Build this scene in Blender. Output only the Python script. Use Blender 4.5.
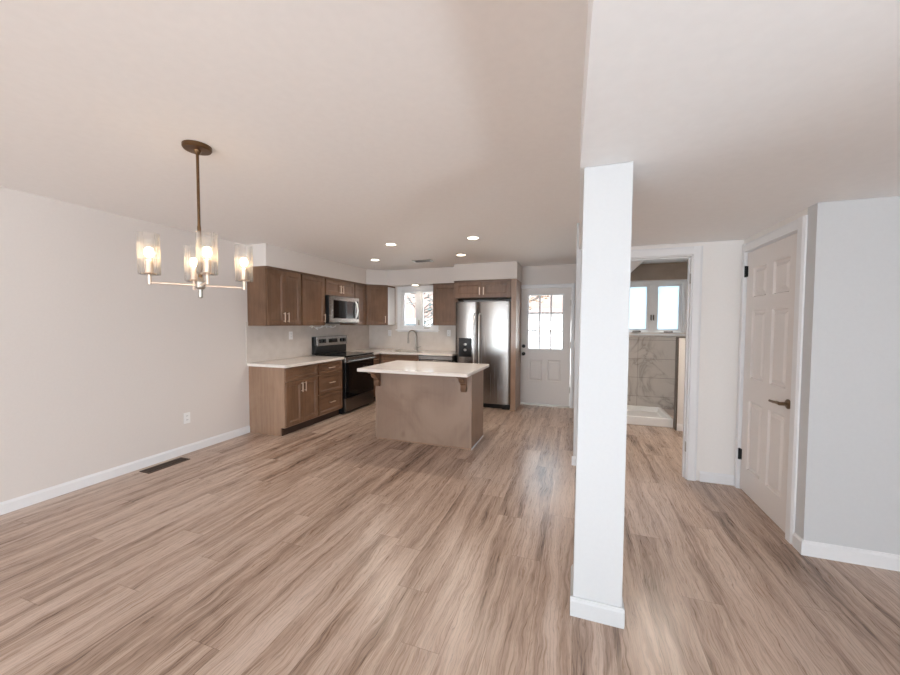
import bpy, bmesh, math, random
from mathutils import Vector, Matrix
random.seed(7)
for o in list(bpy.data.objects):
    bpy.data.objects.remove(o)
SC = bpy.context.scene
COL = SC.collection
PI = math.pi

# ------------------------------------------------------------ camera, world, lights, exposure
CAM_F = 363.3                                   # focal length in pixels of a 900 px wide frame
cam = bpy.data.cameras.new('camera')
cam.sensor_fit = 'HORIZONTAL'
cam.sensor_width = 36.0
cam.lens = CAM_F / 900.0 * 36.0
cam.clip_start = 0.02
cam.clip_end = 200
camo = bpy.data.objects.new('camera', cam)
COL.objects.link(camo)
yaw, pitch, roll, CAMH = 0.3371, 0.0394, 0.0032, 1.4375
fwd = Vector((-math.sin(yaw) * math.cos(pitch), math.cos(yaw) * math.cos(pitch), -math.sin(pitch)))
rgt = Vector((math.cos(yaw), math.sin(yaw), 0))
upv = rgt.cross(fwd)
r2 = rgt * math.cos(roll) + upv * math.sin(roll)
u2 = -rgt * math.sin(roll) + upv * math.cos(roll)
camo.matrix_world = Matrix(((r2.x, u2.x, -fwd.x, 0), (r2.y, u2.y, -fwd.y, 0), (r2.z, u2.z, -fwd.z, CAMH), (0, 0, 0, 1)))
SC.camera = camo

world = bpy.data.worlds.new('sky')
SC.world = world
world.use_nodes = True
bg = world.node_tree.nodes['Background']
bg.inputs[0].default_value = (0.80, 0.91, 1.0, 1)
bg.inputs[1].default_value = 5.0

def area_light(name, loc, rot, sx, sy, power, color, spread=180):
    l = bpy.data.lights.new(name, 'AREA')
    l.shape = 'RECTANGLE'
    l.size, l.size_y, l.energy, l.color = sx, sy, power, color
    l.spread = math.radians(spread)
    o = bpy.data.objects.new(name, l)
    COL.objects.link(o)
    o.location, o.rotation_euler = loc, rot
    return o

DAY = (0.76, 0.89, 1.0)
# area lamps standing in for daylight bounced up outside the unseen windows
area_light('daylight_dining', (-2.1, -6.1, 0.7), (PI / 2 + 0.4, 0, 0), 3.2, 1.2, 200, DAY)
area_light('daylight_entry', (1.5, -6.1, 0.7), (PI / 2 + 0.4, 0, 0), 2.2, 1.2, 95, DAY)
area_light('fill_side', (3.45, -1.1, 0.35), (PI / 2 + 0.75, 0, PI / 2), 3.0, 0.6, 120, DAY)  # added fill, aimed up to brighten the near right ceiling

area_light('fill_side_high', (3.75, -1.1, 2.35), (PI / 2 - 0.35, 0, PI / 2), 3.0, 1.0, 110, DAY)  # added fill, aimed down to brighten the left wall and floor
sun = bpy.data.lights.new('sun', 'SUN')
sun.energy, sun.angle, sun.color = 16, math.radians(0.6), (1.0, 0.98, 0.95)
suno = bpy.data.objects.new('sun', sun)
COL.objects.link(suno)
suno.rotation_euler = (math.radians(52), 0, math.radians(-12))

vs = SC.view_settings
vs.view_transform = 'Standard'
vs.look = 'None'
vs.exposure = 0.32
vs.gamma = 1.0
vs.use_curve_mapping = False
SC.cycles.max_bounces = 10
SC.cycles.diffuse_bounces = 6
SC.cycles.glossy_bounces = 5
SC.cycles.transmission_bounces = 10
SC.cycles.sample_clamp_indirect = 6.0
SC.cycles.caustics_reflective = False
SC.cycles.caustics_refractive = False

# ------------------------------------------------------------ materials
def lin(c):
    return tuple(((v / 255 / 12.92) if v / 255 <= 0.04045 else ((v / 255 + 0.055) / 1.055) ** 2.4) for v in c) + (1,)

class NT:
    def __init__(s, name):
        s.m = bpy.data.materials.new(name)
        s.m.use_nodes = True
        s.t = s.m.node_tree
        s.b = s.t.nodes['Principled BSDF']
    def n(s, typ, **kw):
        x = s.t.nodes.new(typ)
        for k, v in kw.items():
            setattr(x, k, v)
        return x
    def l(s, a, b):
        s.t.links.new(a, b)
    def math(s, op, a, b=None):
        x = s.n('ShaderNodeMath', operation=op)
        for i, v in enumerate((a, b)):
            if v is None:
                continue
            if isinstance(v, (int, float)):
                x.inputs[i].default_value = v
            else:
                s.l(v, x.inputs[i])
        return x.outputs[0]
    def noise(s, vec, scale, detail=3, rough=0.5, dist=0.0):
        x = s.n('ShaderNodeTexNoise')
        x.inputs['Scale'].default_value = scale
        x.inputs['Detail'].default_value = detail
        x.inputs['Roughness'].default_value = rough
        x.inputs['Distortion'].default_value = dist
        if vec is not None:
            s.l(vec, x.inputs['Vector'])
        return x.outputs[0]
    def mapping(s, vec, scale=(1, 1, 1), rot=(0, 0, 0)):
        x = s.n('ShaderNodeMapping')
        x.inputs['Scale'].default_value = scale
        x.inputs['Rotation'].default_value = rot
        s.l(vec, x.inputs['Vector'])
        return x.outputs[0]
    def ramp(s, fac, stops):
        x = s.n('ShaderNodeValToRGB')
        e = x.color_ramp.elements
        while len(e) < len(stops):
            e.new(0.5)
        for q, (p, c) in zip(e, stops):
            q.position = p
            q.color = c
        s.l(fac, x.inputs[0])
        return x.outputs[0]
    def mix(s, fac, a, b, mode='MIX'):
        x = s.n('ShaderNodeMix', data_type='RGBA', blend_type=mode)
        for sock, v in ((x.inputs[0], fac), (x.inputs[6], a), (x.inputs[7], b)):
            if isinstance(v, (int, float)):
                sock.default_value = v
            elif isinstance(v, tuple):
                sock.default_value = v
            else:
                s.l(v, sock)
        return x.outputs[2]
    def bump(s, h, strength=0.1, dist=0.01):
        x = s.n('ShaderNodeBump')
        x.inputs['Strength'].default_value = strength
        x.inputs['Distance'].default_value = dist
        s.l(h, x.inputs['Height'])
        s.l(x.outputs[0], s.b.inputs['Normal'])
    def pos(s):
        return s.n('ShaderNodeNewGeometry').outputs['Position']
    def obj(s):
        return s.n('ShaderNodeTexCoord').outputs['Object']

def plain(name, rgb, rough=0.5, metal=0.0, spec=0.5, coat=0.0, bump=0.0, bscale=40, var=0.03):
    t = NT(name)
    c = lin(rgb)
    n = t.noise(t.obj(), bscale, 3)
    lo = tuple(v * (1 - var) for v in c[:3]) + (1,)
    hi = tuple(min(1, v * (1 + var)) for v in c[:3]) + (1,)
    t.l(t.ramp(n, [(0.3, lo), (0.7, hi)]), t.b.inputs['Base Color'])
    t.b.inputs['Roughness'].default_value = rough
    t.b.inputs['Metallic'].default_value = metal
    t.b.inputs['Specular IOR Level'].default_value = spec
    t.b.inputs['Coat Weight'].default_value = coat
    t.b.inputs['Coat Roughness'].default_value = 0.08
    if bump:
        t.bump(n, bump, 0.004)
    return t.m

def emit(name, rgb, strength):
    t = NT(name)
    t.b.inputs['Base Color'].default_value = (0.8, 0.8, 0.8, 1)
    t.b.inputs['Emission Color'].default_value = lin(rgb)
    t.b.inputs['Emission Strength'].default_value = strength
    return t.m

def floor_mat():
    t = NT('oak_plank')
    sp = t.n('ShaderNodeSeparateXYZ')
    t.l(t.pos(), sp.inputs[0])
    X, Y = sp.outputs[0], sp.outputs[1]
    W, L = 0.182, 1.5
    u = t.math('DIVIDE', X, W)
    row = t.math('FLOOR', u)
    wn = t.n('ShaderNodeTexWhiteNoise', noise_dimensions='1D')
    t.l(row, wn.inputs['W'])
    v = t.math('ADD', t.math('DIVIDE', Y, L), t.math('MULTIPLY', wn.outputs[0], 7.0))
    colm = t.math('FLOOR', v)
    cb = t.n('ShaderNodeCombineXYZ')
    t.l(row, cb.inputs[0])
    t.l(colm, cb.inputs[1])
    wn2 = t.n('ShaderNodeTexWhiteNoise', noise_dimensions='2D')
    t.l(cb.outputs[0], wn2.inputs['Vector'])
    rnd = wn2.outputs[0]
    # grain coordinates: stretched along the plank, shifted for each plank
    g = t.n('ShaderNodeCombineXYZ')
    wob = t.noise(t.mapping(t.pos(), (7, 2.2, 1)), 1.0, 3, 0.6)
    wx = t.math('ADD', X, t.math('MULTIPLY', t.math('SUBTRACT', wob, 0.5), 0.09))
    t.l(t.math('ADD', wx, t.math('MULTIPLY', rnd, 31.0)), g.inputs[0])
    t.l(t.math('ADD', Y, t.math('MULTIPLY', rnd, 57.0)), g.inputs[1])
    broad = t.noise(t.mapping(g.outputs[0], (9, 0.6, 1)), 1.0, 3, 0.55, 0.6)
    mid = t.noise(t.mapping(g.outputs[0], (34, 1.6, 1)), 1.0, 4, 0.6, 0.8)
    fine = t.noise(t.mapping(g.outputs[0], (190, 5.5, 1)), 1.0, 3, 0.6, 0.3)
    k = t.math('ADD', t.math('MULTIPLY', broad, 0.60), t.math('ADD', t.math('MULTIPLY', mid, 0.32), t.math('MULTIPLY', fine, 0.20)))
    k = t.math('SUBTRACT', k, 0.02)
    k = t.math('ADD', k, t.math('MULTIPLY', t.math('SUBTRACT', rnd, 0.5), 0.05))
    base = t.ramp(k, [(0.38, lin((106, 84, 70))), (0.47, lin((162, 137, 120))), (0.55, lin((188, 164, 147))), (0.66, lin((208, 187, 172)))])
    # cathedral lines and short pores
    pore = t.noise(t.mapping(g.outputs[0], (240, 14, 1)), 1.0, 2, 0.7, 0.2)
    pr = t.ramp(pore, [(0.36, (0, 0, 0, 1)), (0.44, (1, 1, 1, 1))])
    base = t.mix(0.22, base, t.mix(1.0, base, pr, 'MULTIPLY'))
    wv = t.n('ShaderNodeTexWave', bands_direction='X')
    wv.inputs['Scale'].default_value = 1.0
    wv.inputs['Distortion'].default_value = 9.0
    wv.inputs['Detail'].default_value = 2.0
    wv.inputs['Detail Scale'].default_value = 0.6
    t.l(t.mapping(g.outputs[0], (16, 0.9, 1)), wv.inputs['Vector'])
    line = t.ramp(wv.outputs['Fac'], [(0.0, (0.62, 0.60, 0.58, 1)), (0.16, (1, 1, 1, 1))])
    base = t.mix(0.45, base, t.mix(1.0, base, line, 'MULTIPLY'))
    # seams
    fu = t.math('FRACT', u)
    fv = t.math('FRACT', v)
    su = t.math('MINIMUM', fu, t.math('SUBTRACT', 1.0, fu))
    sv = t.math('MULTIPLY', t.math('MINIMUM', fv, t.math('SUBTRACT', 1.0, fv)), L / W)
    seam = t.math('MINIMUM', su, sv)
    sm = t.ramp(seam, [(0.0, (0.55, 0.5, 0.46, 1)), (0.011, (1, 1, 1, 1))])
    base = t.mix(1.0, base, sm, 'MULTIPLY')
    t.l(base, t.b.inputs['Base Color'])
    rr = t.math('ADD', 0.22, t.math('MULTIPLY', fine, 0.14))
    t.l(rr, t.b.inputs['Roughness'])
    t.b.inputs['Specular IOR Level'].default_value = 0.55
    t.bump(t.math('ADD', t.math('MULTIPLY', fine, 0.5), sm), 0.12, 0.002)
    return t.m

def wood(name, dark, light, rough=0.38, coat=0.25, axis='z', knots=0.0, fine=0.2):
    t = NT(name)
    p = t.obj()
    inf = t.n('ShaderNodeObjectInfo').outputs['Random']
    cb = t.n('ShaderNodeVectorMath', operation='ADD')
    t.l(p, cb.inputs[0])
    c3 = t.n('ShaderNodeCombineXYZ')
    for i in range(3):
        t.l(t.math('MULTIPLY', inf, 13.0 + i * 7), c3.inputs[i])
    t.l(c3.outputs[0], cb.inputs[1])
    v = cb.outputs[0]
    sc = (28, 28, 1.6) if axis == 'z' else (1.6, 28, 28)
    a = t.noise(t.mapping(v, sc), 1.0, 4, 0.6, 0.6)
    f = t.noise(t.mapping(v, tuple(q * 5 for q in sc)), 1.0, 3, 0.6)
    b = t.noise(v, 2.2, 3, 0.5, 0.8)
    k = t.math('ADD', t.math('MULTIPLY', a, 2 * fine), t.math('ADD', t.math('MULTIPLY', f, fine), t.math('MULTIPLY', b, 1 - 3 * fine)))
    base = t.ramp(k, [(0.36, lin(dark)), (0.62, lin(light))])
    if knots:
        vo = t.n('ShaderNodeTexVoronoi')
        vo.inputs['Scale'].default_value = 2.3
        t.l(t.mapping(v, (1, 1, 0.8)), vo.inputs['Vector'])
        kn = t.ramp(t.math('ADD', vo.outputs['Distance'], t.math('MULTIPLY', t.noise(v, 14, 3), 0.06)), [(0.055, (0.55, 0.47, 0.4, 1)), (0.14, (1, 1, 1, 1))])
        base = t.mix(knots, base, t.mix(1.0, base, kn, 'MULTIPLY'))
    t.l(base, t.b.inputs['Base Color'])
    t.b.inputs['Roughness'].default_value = rough
    t.b.inputs['Coat Weight'].default_value = coat
    t.b.inputs['Coat Roughness'].default_value = 0.16
    t.bump(f, 0.04, 0.002)
    return t.m

def steel(name, rgb=(158, 152, 147), rough=0.25, axis='z'):
    t = NT(name)
    p = t.obj()
    sc = (160, 160, 1.2) if axis == 'z' else (1.2, 160, 160)
    f = t.noise(t.mapping(p, sc), 1.0, 3, 0.6)
    c = lin(rgb)
    t.l(t.ramp(f, [(0.3, tuple(v * 0.9 for v in c[:3]) + (1,)), (0.7, c)]), t.b.inputs['Base Color'])
    t.b.inputs['Metallic'].default_value = 1.0
    t.l(t.math('ADD', rough - 0.03, t.math('MULTIPLY', f, 0.08)), t.b.inputs['Roughness'])
    t.b.inputs['Anisotropic'].default_value = 0.5
    t.bump(f, 0.008, 0.001)
    return t.m

def quartz():
    t = NT('white_quartz')
    p = t.obj()
    n = t.noise(p, 5, 5, 0.65, 1.2)
    t.l(t.ramp(n, [(0.40, lin((232, 224, 217))), (0.5, lin((235, 228, 221))), (0.7, lin((238, 231, 225)))]), t.b.inputs['Base Color'])
    t.b.inputs['Roughness'].default_value = 0.1
    return t.m

def marble():
    t = NT('veined_marble_tile')
    p = t.pos()
    d = t.noise(p, 1.7, 4, 0.6)
    a = t.noise(p, 1.5, 4, 0.55, 1.2)
    vein = t.math('ABSOLUTE', t.math('SUBTRACT', a, 0.5))
    v = t.ramp(vein, [(0.0, lin((158, 150, 144))), (0.012, lin((184, 177, 171))), (0.05, lin((200, 193, 187)))])
    brk = t.ramp(t.noise(p, 2.4, 2), [(0.45, (0, 0, 0, 1)), (0.62, (1, 1, 1, 1))])
    base = t.mix(brk, v, lin((198, 191, 185)))
    base = t.mix(t.math('MULTIPLY', d, 0.3), base, lin((178, 170, 164)))
    sp = t.n('ShaderNodeSeparateXYZ')
    t.l(p, sp.inputs[0])
    su = t.math('FRACT', t.math('DIVIDE', t.math('ADD', sp.outputs[0], 0.28), 0.6))
    sv = t.math('FRACT', t.math('DIVIDE', t.math('ADD', sp.outputs[2], 0.02), 0.3))
    g = t.math('MINIMUM', t.math('MULTIPLY', t.math('MINIMUM', su, t.math('SUBTRACT', 1.0, su)), 2.0), t.math('MINIMUM', sv, t.math('SUBTRACT', 1.0, sv)))
    gm = t.ramp(g, [(0.0, lin((150, 143, 138))), (0.012, (1, 1, 1, 1))])
    t.l(t.mix(1.0, base, gm, 'MULTIPLY'), t.b.inputs['Base Color'])
    t.b.inputs['Roughness'].default_value = 0.22
    return t.m

def splash():
    t = NT('glossy_backsplash_tile')
    p = t.pos()
    n = t.noise(p, 9, 3)
    t.l(t.ramp(n, [(0.3, lin((208, 198, 189))), (0.7, lin((216, 207, 199)))]), t.b.inputs['Base Color'])
    t.b.inputs['Roughness'].default_value = 0.22
    sp = t.n('ShaderNodeSeparateXYZ')
    t.l(p, sp.inputs[0])
    al = t.math('ADD', sp.outputs[0], sp.outputs[1])
    v = t.math('DIVIDE', sp.outputs[2], 0.076)
    sh = t.math('MULTIPLY', t.math('MODULO', t.math('FLOOR', v), 2.0), 0.5)
    fu = t.math('FRACT', t.math('ADD', t.math('DIVIDE', al, 0.3), sh))
    fv = t.math('FRACT', v)
    g = t.math('MINIMUM', t.math('MULTIPLY', t.math('MINIMUM', fu, t.math('SUBTRACT', 1.0, fu)), 4.0), t.math('MINIMUM', fv, t.math('SUBTRACT', 1.0, fv)))
    t.bump(t.ramp(g, [(0.0, (0, 0, 0, 1)), (0.05, (1, 1, 1, 1))]), 0.15, 0.002)
    return t.m

def glass_mat(name, rough=0.0, tint=(1, 1, 1, 1)):
    t = NT(name)
    out = t.t.nodes['Material Output']
    gl = t.n('ShaderNodeBsdfGlossy')
    gl.inputs['Roughness'].default_value = rough
    tr = t.n('ShaderNodeBsdfTransparent')
    tr.inputs[0].default_value = tint
    fr = t.n('ShaderNodeFresnel')
    fr.inputs[0].default_value = 1.45
    mx = t.n('ShaderNodeMixShader')
    t.l(fr.outputs[0], mx.inputs[0])
    t.l(tr.outputs[0], mx.inputs[1])
    t.l(gl.outputs[0], mx.inputs[2])
    t.l(mx.outputs[0], out.inputs['Surface'])
    return t.m

def real_glass():
    t = NT('fluted_clear_glass')
    out = t.t.nodes['Material Output']
    tr = t.n('ShaderNodeBsdfTransparent')
    gl = t.n('ShaderNodeBsdfGlossy')
    gl.inputs['Roughness'].default_value = 0.08
    tl = t.n('ShaderNodeBsdfTranslucent')
    tl.inputs[0].default_value = (1, 0.98, 0.95, 1)
    lw = t.n('ShaderNodeLayerWeight')
    lw.inputs[0].default_value = 0.35
    m1 = t.n('ShaderNodeMixShader')
    t.l(t.math('ADD', 0.03, t.math('MULTIPLY', t.math('POWER', lw.outputs['Facing'], 2.0), 0.45)), m1.inputs[0])
    t.l(tr.outputs[0], m1.inputs[1])
    t.l(tl.outputs[0], m1.inputs[2])
    m2 = t.n('ShaderNodeMixShader')
    t.l(t.math('MULTIPLY', lw.outputs['Fresnel'], 0.6), m2.inputs[0])
    t.l(m1.outputs[0], m2.inputs[1])
    t.l(gl.outputs[0], m2.inputs[2])
    t.l(m2.outputs[0], out.inputs['Surface'])
    return t.m

M = {}
M['floor'] = floor_mat()
M['wall'] = plain('cream_wall_paint', (222, 214, 208), 0.7, bump=0.02, bscale=60, var=0.01)
M['wall_hall'] = plain('pale_hall_paint', (234, 230, 226), 0.7, bump=0.02, bscale=60, var=0.01)
M['wall_white'] = plain('white_wall_paint', (207, 208, 209), 0.6, bump=0.02, bscale=60, var=0.01)
M['ceil'] = plain('ceiling_paint', (244, 240, 237), 0.75, bump=0.03, bscale=25, var=0.012)
M['ceil_white'] = plain('white_ceiling_paint', (244, 244, 244), 0.75, bump=0.03, bscale=25, var=0.012)
M['trim'] = plain('white_trim_paint', (233, 233, 234), 0.38, var=0.008)
M['doorpaint'] = plain('white_door_paint', (226, 220, 216), 0.42, var=0.008)
M['cab'] = wood('brown_stained_maple', (96, 69, 50), (128, 96, 73))
M['cab_h'] = wood('brown_stained_maple_rail', (96, 69, 50), (128, 96, 73), axis='x')
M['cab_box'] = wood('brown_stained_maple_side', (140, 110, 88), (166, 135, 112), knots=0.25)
M['island'] = wood('taupe_maple_panel', (138, 113, 96), (158, 133, 115), rough=0.45, coat=0.1, knots=0.5, fine=0.06)
M['dark_toe'] = plain('dark_toe_board', (58, 40, 30), 0.6)
M['quartz'] = quartz()
M['splash'] = splash()
M['marble'] = marble()
M['steel'] = steel('brushed_steel')
M['steel_h'] = steel('brushed_steel_wide', axis='x')
M['steel_d'] = steel('dark_steel', (120, 112, 105), 0.3, axis='x')
M['black'] = plain('black_plastic', (14, 14, 15), 0.35)
M['bright_steel'] = plain('polished_handle_steel', (226, 223, 219), 0.3, metal=0.7, var=0.01)
M['blackglass'] = plain('black_oven_glass', (9, 9, 10), 0.06, var=0.0)
M['nickel'] = plain('brushed_nickel', (176, 168, 158), 0.28, metal=1.0, var=0.02)
M['champagne'] = plain('champagne_bronze_pull', (226, 204, 184), 0.35, metal=0.75, var=0.02)
M['bronze'] = plain('aged_bronze', (112, 86, 62), 0.34, metal=1.0, var=0.08)
M['dkbronze'] = plain('dark_bronze_lever', (128, 106, 86), 0.35, metal=0.8, var=0.05)
M['blackmetal'] = plain('black_iron', (18, 17, 17), 0.4, metal=0.4)
M['plate'] = plain('white_plastic_plate', (240, 238, 236), 0.35, var=0.0)
M['slot'] = plain('dark_slot', (40, 38, 36), 0.6)
M['tub'] = plain('white_acrylic', (236, 235, 235), 0.2, var=0.0)
M['glass'] = glass_mat('window_glass')
t_ = NT('frosted_bluish_glass')
tl_ = t_.n('ShaderNodeBsdfTranslucent')
tl_.inputs[0].default_value = (0.50, 0.58, 0.63, 1)
gl_ = t_.n('ShaderNodeBsdfGlossy')
gl_.inputs['Roughness'].default_value = 0.1
mx_ = t_.n('ShaderNodeMixShader')
mx_.inputs[0].default_value = 0.05
t_.l(tl_.outputs[0], mx_.inputs[1])
t_.l(gl_.outputs[0], mx_.inputs[2])
t_.l(mx_.outputs[0], t_.t.nodes['Material Output'].inputs['Surface'])
M['frosted'] = t_.m
M['shade'] = real_glass()
M['bulb'] = emit('warm_bulb_glow', (255, 220, 170), 28)
M['lamp'] = emit('warm_lamp_glow', (255, 236, 208), 9)
M['browntile'] = plain('taupe_bath_tile', (150, 134, 120), 0.35, var=0.12, bscale=6)
M['siding'] = plain('pale_siding', (232, 232, 230), 0.7)
M['roofing'] = plain('tan_shingle', (92, 76, 70), 0.8, var=0.15, bscale=30)
M['bark'] = plain('grey_bark', (60, 52, 46), 0.9, var=0.2)
M['leaf'] = plain('dry_tan_leaf', (92, 70, 44), 0.8, var=0.2)
M['greywin'] = plain('grey_window_pane', (60, 66, 70), 0.3)
M['greenleaf'] = plain('grey_green_leaf', (66, 78, 78), 0.8, var=0.2)
M['ground'] = plain('pale_concrete', (206, 204, 200), 0.9, var=0.05, bscale=3)
M['vinyl'] = plain('white_vinyl_fence', (240, 240, 240), 0.5)
M['redtile'] = plain('ventgrille_brown', (78, 58, 44), 0.45, metal=0.3)
M['greyglass'] = plain('dark_dispenser', (20, 20, 22), 0.2)

# ------------------------------------------------------------ mesh helpers
class MB:
    def __init__(s):
        s.v, s.f = [], []
    def add(s, vs, fs):
        k = len(s.v)
        s.v += [tuple(v) for v in vs]
        s.f += [tuple(i + k for i in f) for f in fs]
        return s
    def box(s, x0, y0, z0, x1, y1, z1):
        vs = [(x0, y0, z0), (x1, y0, z0), (x1, y1, z0), (x0, y1, z0), (x0, y0, z1), (x1, y0, z1), (x1, y1, z1), (x0, y1, z1)]
        return s.add(vs, [(3, 2, 1, 0), (4, 5, 6, 7), (0, 1, 5, 4), (1, 2, 6, 5), (2, 3, 7, 6), (3, 0, 4, 7)])
    def prism(s, poly, a0, a1, axis='z'):
        def p(u, w, h):
            return {'z': (u, w, h), 'x': (h, u, w), 'y': (u, h, w)}[axis]
        n = len(poly)
        vs = [p(u, w, a0) for u, w in poly] + [p(u, w, a1) for u, w in poly]
        return s.add(vs, [tuple(range(n))[::-1], tuple(range(n, 2 * n))] + [(i, (i + 1) % n, n + (i + 1) % n, n + i) for i in range(n)])
    def tube(s, pts, r, seg=12, caps=True):
        pts = [Vector(p) for p in pts]
        rr = r if isinstance(r, (list, tuple)) else [r] * len(pts)
        rings, prev = [], None
        for i, p in enumerate(pts):
            d = (pts[min(i + 1, len(pts) - 1)] - pts[max(i - 1, 0)]).normalized()
            a = prev if prev is not None else (Vector((0, 0, 1)) if abs(d.z) < 0.9 else Vector((1, 0, 0)))
            a = (a - d * a.dot(d)).normalized()
            prev = a
            b = d.cross(a)
            rings.append([p + (a * math.cos(2 * PI * k / seg) + b * math.sin(2 * PI * k / seg)) * rr[i] for k in range(seg)])
        vs = [q for rg in rings for q in rg]
        fs = []
        for i in range(len(rings) - 1):
            for k in range(seg):
                k2 = (k + 1) % seg
                fs.append((i * seg + k, i * seg + k2, (i + 1) * seg + k2, (i + 1) * seg + k))
        if caps:
            fs.append(tuple(range(seg))[::-1])
            fs.append(tuple(range((len(rings) - 1) * seg, len(rings) * seg)))
        return s.add(vs, fs)
    def lathe(s, prof, c=(0, 0, 0), seg=24, axis='z', closed=False, rfun=None):
        vs, fs = [], []
        for r, h in prof:
            for k in range(seg):
                a = 2 * PI * k / seg
                q = r if rfun is None else r + rfun(k, seg)
                x, y = q * math.cos(a), q * math.sin(a)
                pt = {'z': (x, y, h), 'y': (x, h, y), 'x': (h, x, y)}[axis]
                vs.append((pt[0] + c[0], pt[1] + c[1], pt[2] + c[2]))
        n = len(prof)
        for i in range(n if closed else n - 1):
            j = (i + 1) % n
            for k in range(seg):
                k2 = (k + 1) % seg
                fs.append((i * seg + k, i * seg + k2, j * seg + k2, j * seg + k))
        if not closed:
            fs.append(tuple(range(seg))[::-1])
            fs.append(tuple(range((n - 1) * seg, n * seg)))
        return s.add(vs, fs)
    def sphere(s, c, r, seg=16, rings=10, sx=1, sy=1, sz=1):
        prof = []
        vs, fs = [], []
        for i in range(1, rings):
            t = PI * i / rings
            for k in range(seg):
                a = 2 * PI * k / seg
                vs.append((c[0] + r * sx * math.sin(t) * math.cos(a), c[1] + r * sy * math.sin(t) * math.sin(a), c[2] + r * sz * math.cos(t)))
        top, bot = len(vs), len(vs) + 1
        vs += [(c[0], c[1], c[2] + r * sz), (c[0], c[1], c[2] - r * sz)]
        for i in range(rings - 2):
            for k in range(seg):
                k2 = (k + 1) % seg
                fs.append((i * seg + k, i * seg + k2, (i + 1) * seg + k2, (i + 1) * seg + k))
        for k in range(seg):
            k2 = (k + 1) % seg
            fs.append((top, k2, k))
            fs.append((bot, (rings - 2) * seg + k, (rings - 2) * seg + k2))
        return s.add(vs, fs)
    def slab(s, x0, z0, x1, z1, yf, yb, panels=(), prof=None, holes=()):
        """board whose front (y = yf, facing -y) carries moulded panels; holes go right through"""
        prof = prof or [(0.0, 0.0), (0.008, 0.009), (0.008, 0.009)]
        cells = list(panels) + list(holes)
        xs = sorted({x0, x1} | {q for c in cells for q in (c[0], c[2])})
        zs = sorted({z0, z1} | {q for c in cells for q in (c[1], c[3])})
        def inside(cx, cz, lst):
            return any(c[0] < cx < c[2] and c[1] < cz < c[3] for c in lst)
        for i in range(len(xs) - 1):
            for j in range(len(zs) - 1):
                a, b, c, d = xs[i], zs[j], xs[i + 1], zs[j + 1]
                mx, mz = (a + c) / 2, (b + d) / 2
                if not inside(mx, mz, cells):
                    s.add([(a, yf, b), (c, yf, b), (c, yf, d), (a, yf, d)], [(0, 1, 2, 3)])
                if not inside(mx, mz, holes):
                    s.add([(a, yb, b), (c, yb, b), (c, yb, d), (a, yb, d)], [(3, 2, 1, 0)])
        s.add([(x0, yf, z0), (x1, yf, z0), (x1, yf, z1), (x0, yf, z1), (x0, yb, z0), (x1, yb, z0), (x1, yb, z1), (x0, yb, z1)],
              [(0, 4, 5, 1), (1, 5, 6, 2), (2, 6, 7, 3), (3, 7, 4, 0)])
        for (a, b, c, d) in holes:
            s.add([(a, yf, b), (c, yf, b), (c, yf, d), (a, yf, d), (a, yb, b), (c, yb, b), (c, yb, d), (a, yb, d)],
                  [(1, 5, 4, 0), (2, 6, 5, 1), (3, 7, 6, 2), (0, 4, 7, 3)])
        for (a, b, c, d) in panels:
            vs, fs = [], []
            for (ins, dep) in prof:
                y = yf + dep
                vs += [(a + ins, y, b + ins), (c - ins, y, b + ins), (c - ins, y, d - ins), (a + ins, y, d - ins)]
            for r in range(len(prof) - 1):
                for k in range(4):
                    k2 = (k + 1) % 4
                    fs.append((r * 4 + k, r * 4 + k2, r * 4 + 4 + k2, r * 4 + 4 + k))
            e = (len(prof) - 1) * 4
            fs.append((e, e + 1, e + 2, e + 3))
            s.add(vs, fs)
        return s
    def build(s, name, mat, parent=None, bevel=0.0, smooth=None, label=None, kind=None, weld=False):
        me = bpy.data.meshes.new(name)
        me.from_pydata(s.v, [], s.f)
        bm = bmesh.new()
        bm.from_mesh(me)
        if weld:
            bmesh.ops.remove_doubles(bm, verts=bm.verts, dist=1e-5)
            bmesh.ops.recalc_face_normals(bm, faces=bm.faces)
        bm.to_mesh(me)
        bm.free()
        me.materials.append(mat)
        if smooth is not None:
            me.shade_smooth()
            me.set_sharp_from_angle(angle=math.radians(smooth))
        o = bpy.data.objects.new(name, me)
        COL.objects.link(o)
        if parent is not None:
            o.parent = parent
        if bevel:
            b = o.modifiers.new('edge', 'BEVEL')
            b.width, b.segments, b.limit_method, b.angle_limit = bevel, 2, 'ANGLE', math.radians(40)
        if label:
            o['label'] = label
        if kind:
            o['kind'] = kind
        return o

def tag(o, label, cat, group=None, kind=None):
    o['label'], o['category'] = label, cat
    if group:
        o['group'] = group
    if kind:
        o['kind'] = kind
    return o

def thing(name, label, cat, loc=(0, 0, 0), rz=0.0, group=None, kind=None):
    o = bpy.data.objects.new(name, None)
    o.empty_display_size = 0.1
    COL.objects.link(o)
    o.location, o.rotation_euler = loc, (0, 0, rz)
    return tag(o, label, cat, group, kind)

def copy_tree(o, parent=None):
    c = o.copy()
    COL.objects.link(c)
    if parent is not None:
        c.parent = parent
    for ch in [q for q in list(bpy.data.objects) if q.parent == o]:
        copy_tree(ch, c)
    return c

def struct(name, mb, mat, label, cat, **kw):
    o = mb.build(name, mat, **kw)
    return tag(o, label, cat, kind='structure')

# ------------------------------------------------------------ key dimensions (metres; camera at x=0, y=0)
XL, YB, ZC, ZH = -4.035, 6.481, 2.434, 2.171
YE, ZUT, ZUB = 3.578, 2.154, 1.396
YF0 = -5.6                      # wall behind the camera
XR = 3.0                        # right end of the entry side
YH = 3.852                      # hall wall (with the bathroom opening)
XC, YC = 1.355, 2.827           # closet box
CX0, CX1, CY0, CY1 = 0.004, 0.2245, 1.849, 2.10
XFL, XFR, XFP = -2.004, -1.024, -0.941

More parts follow.
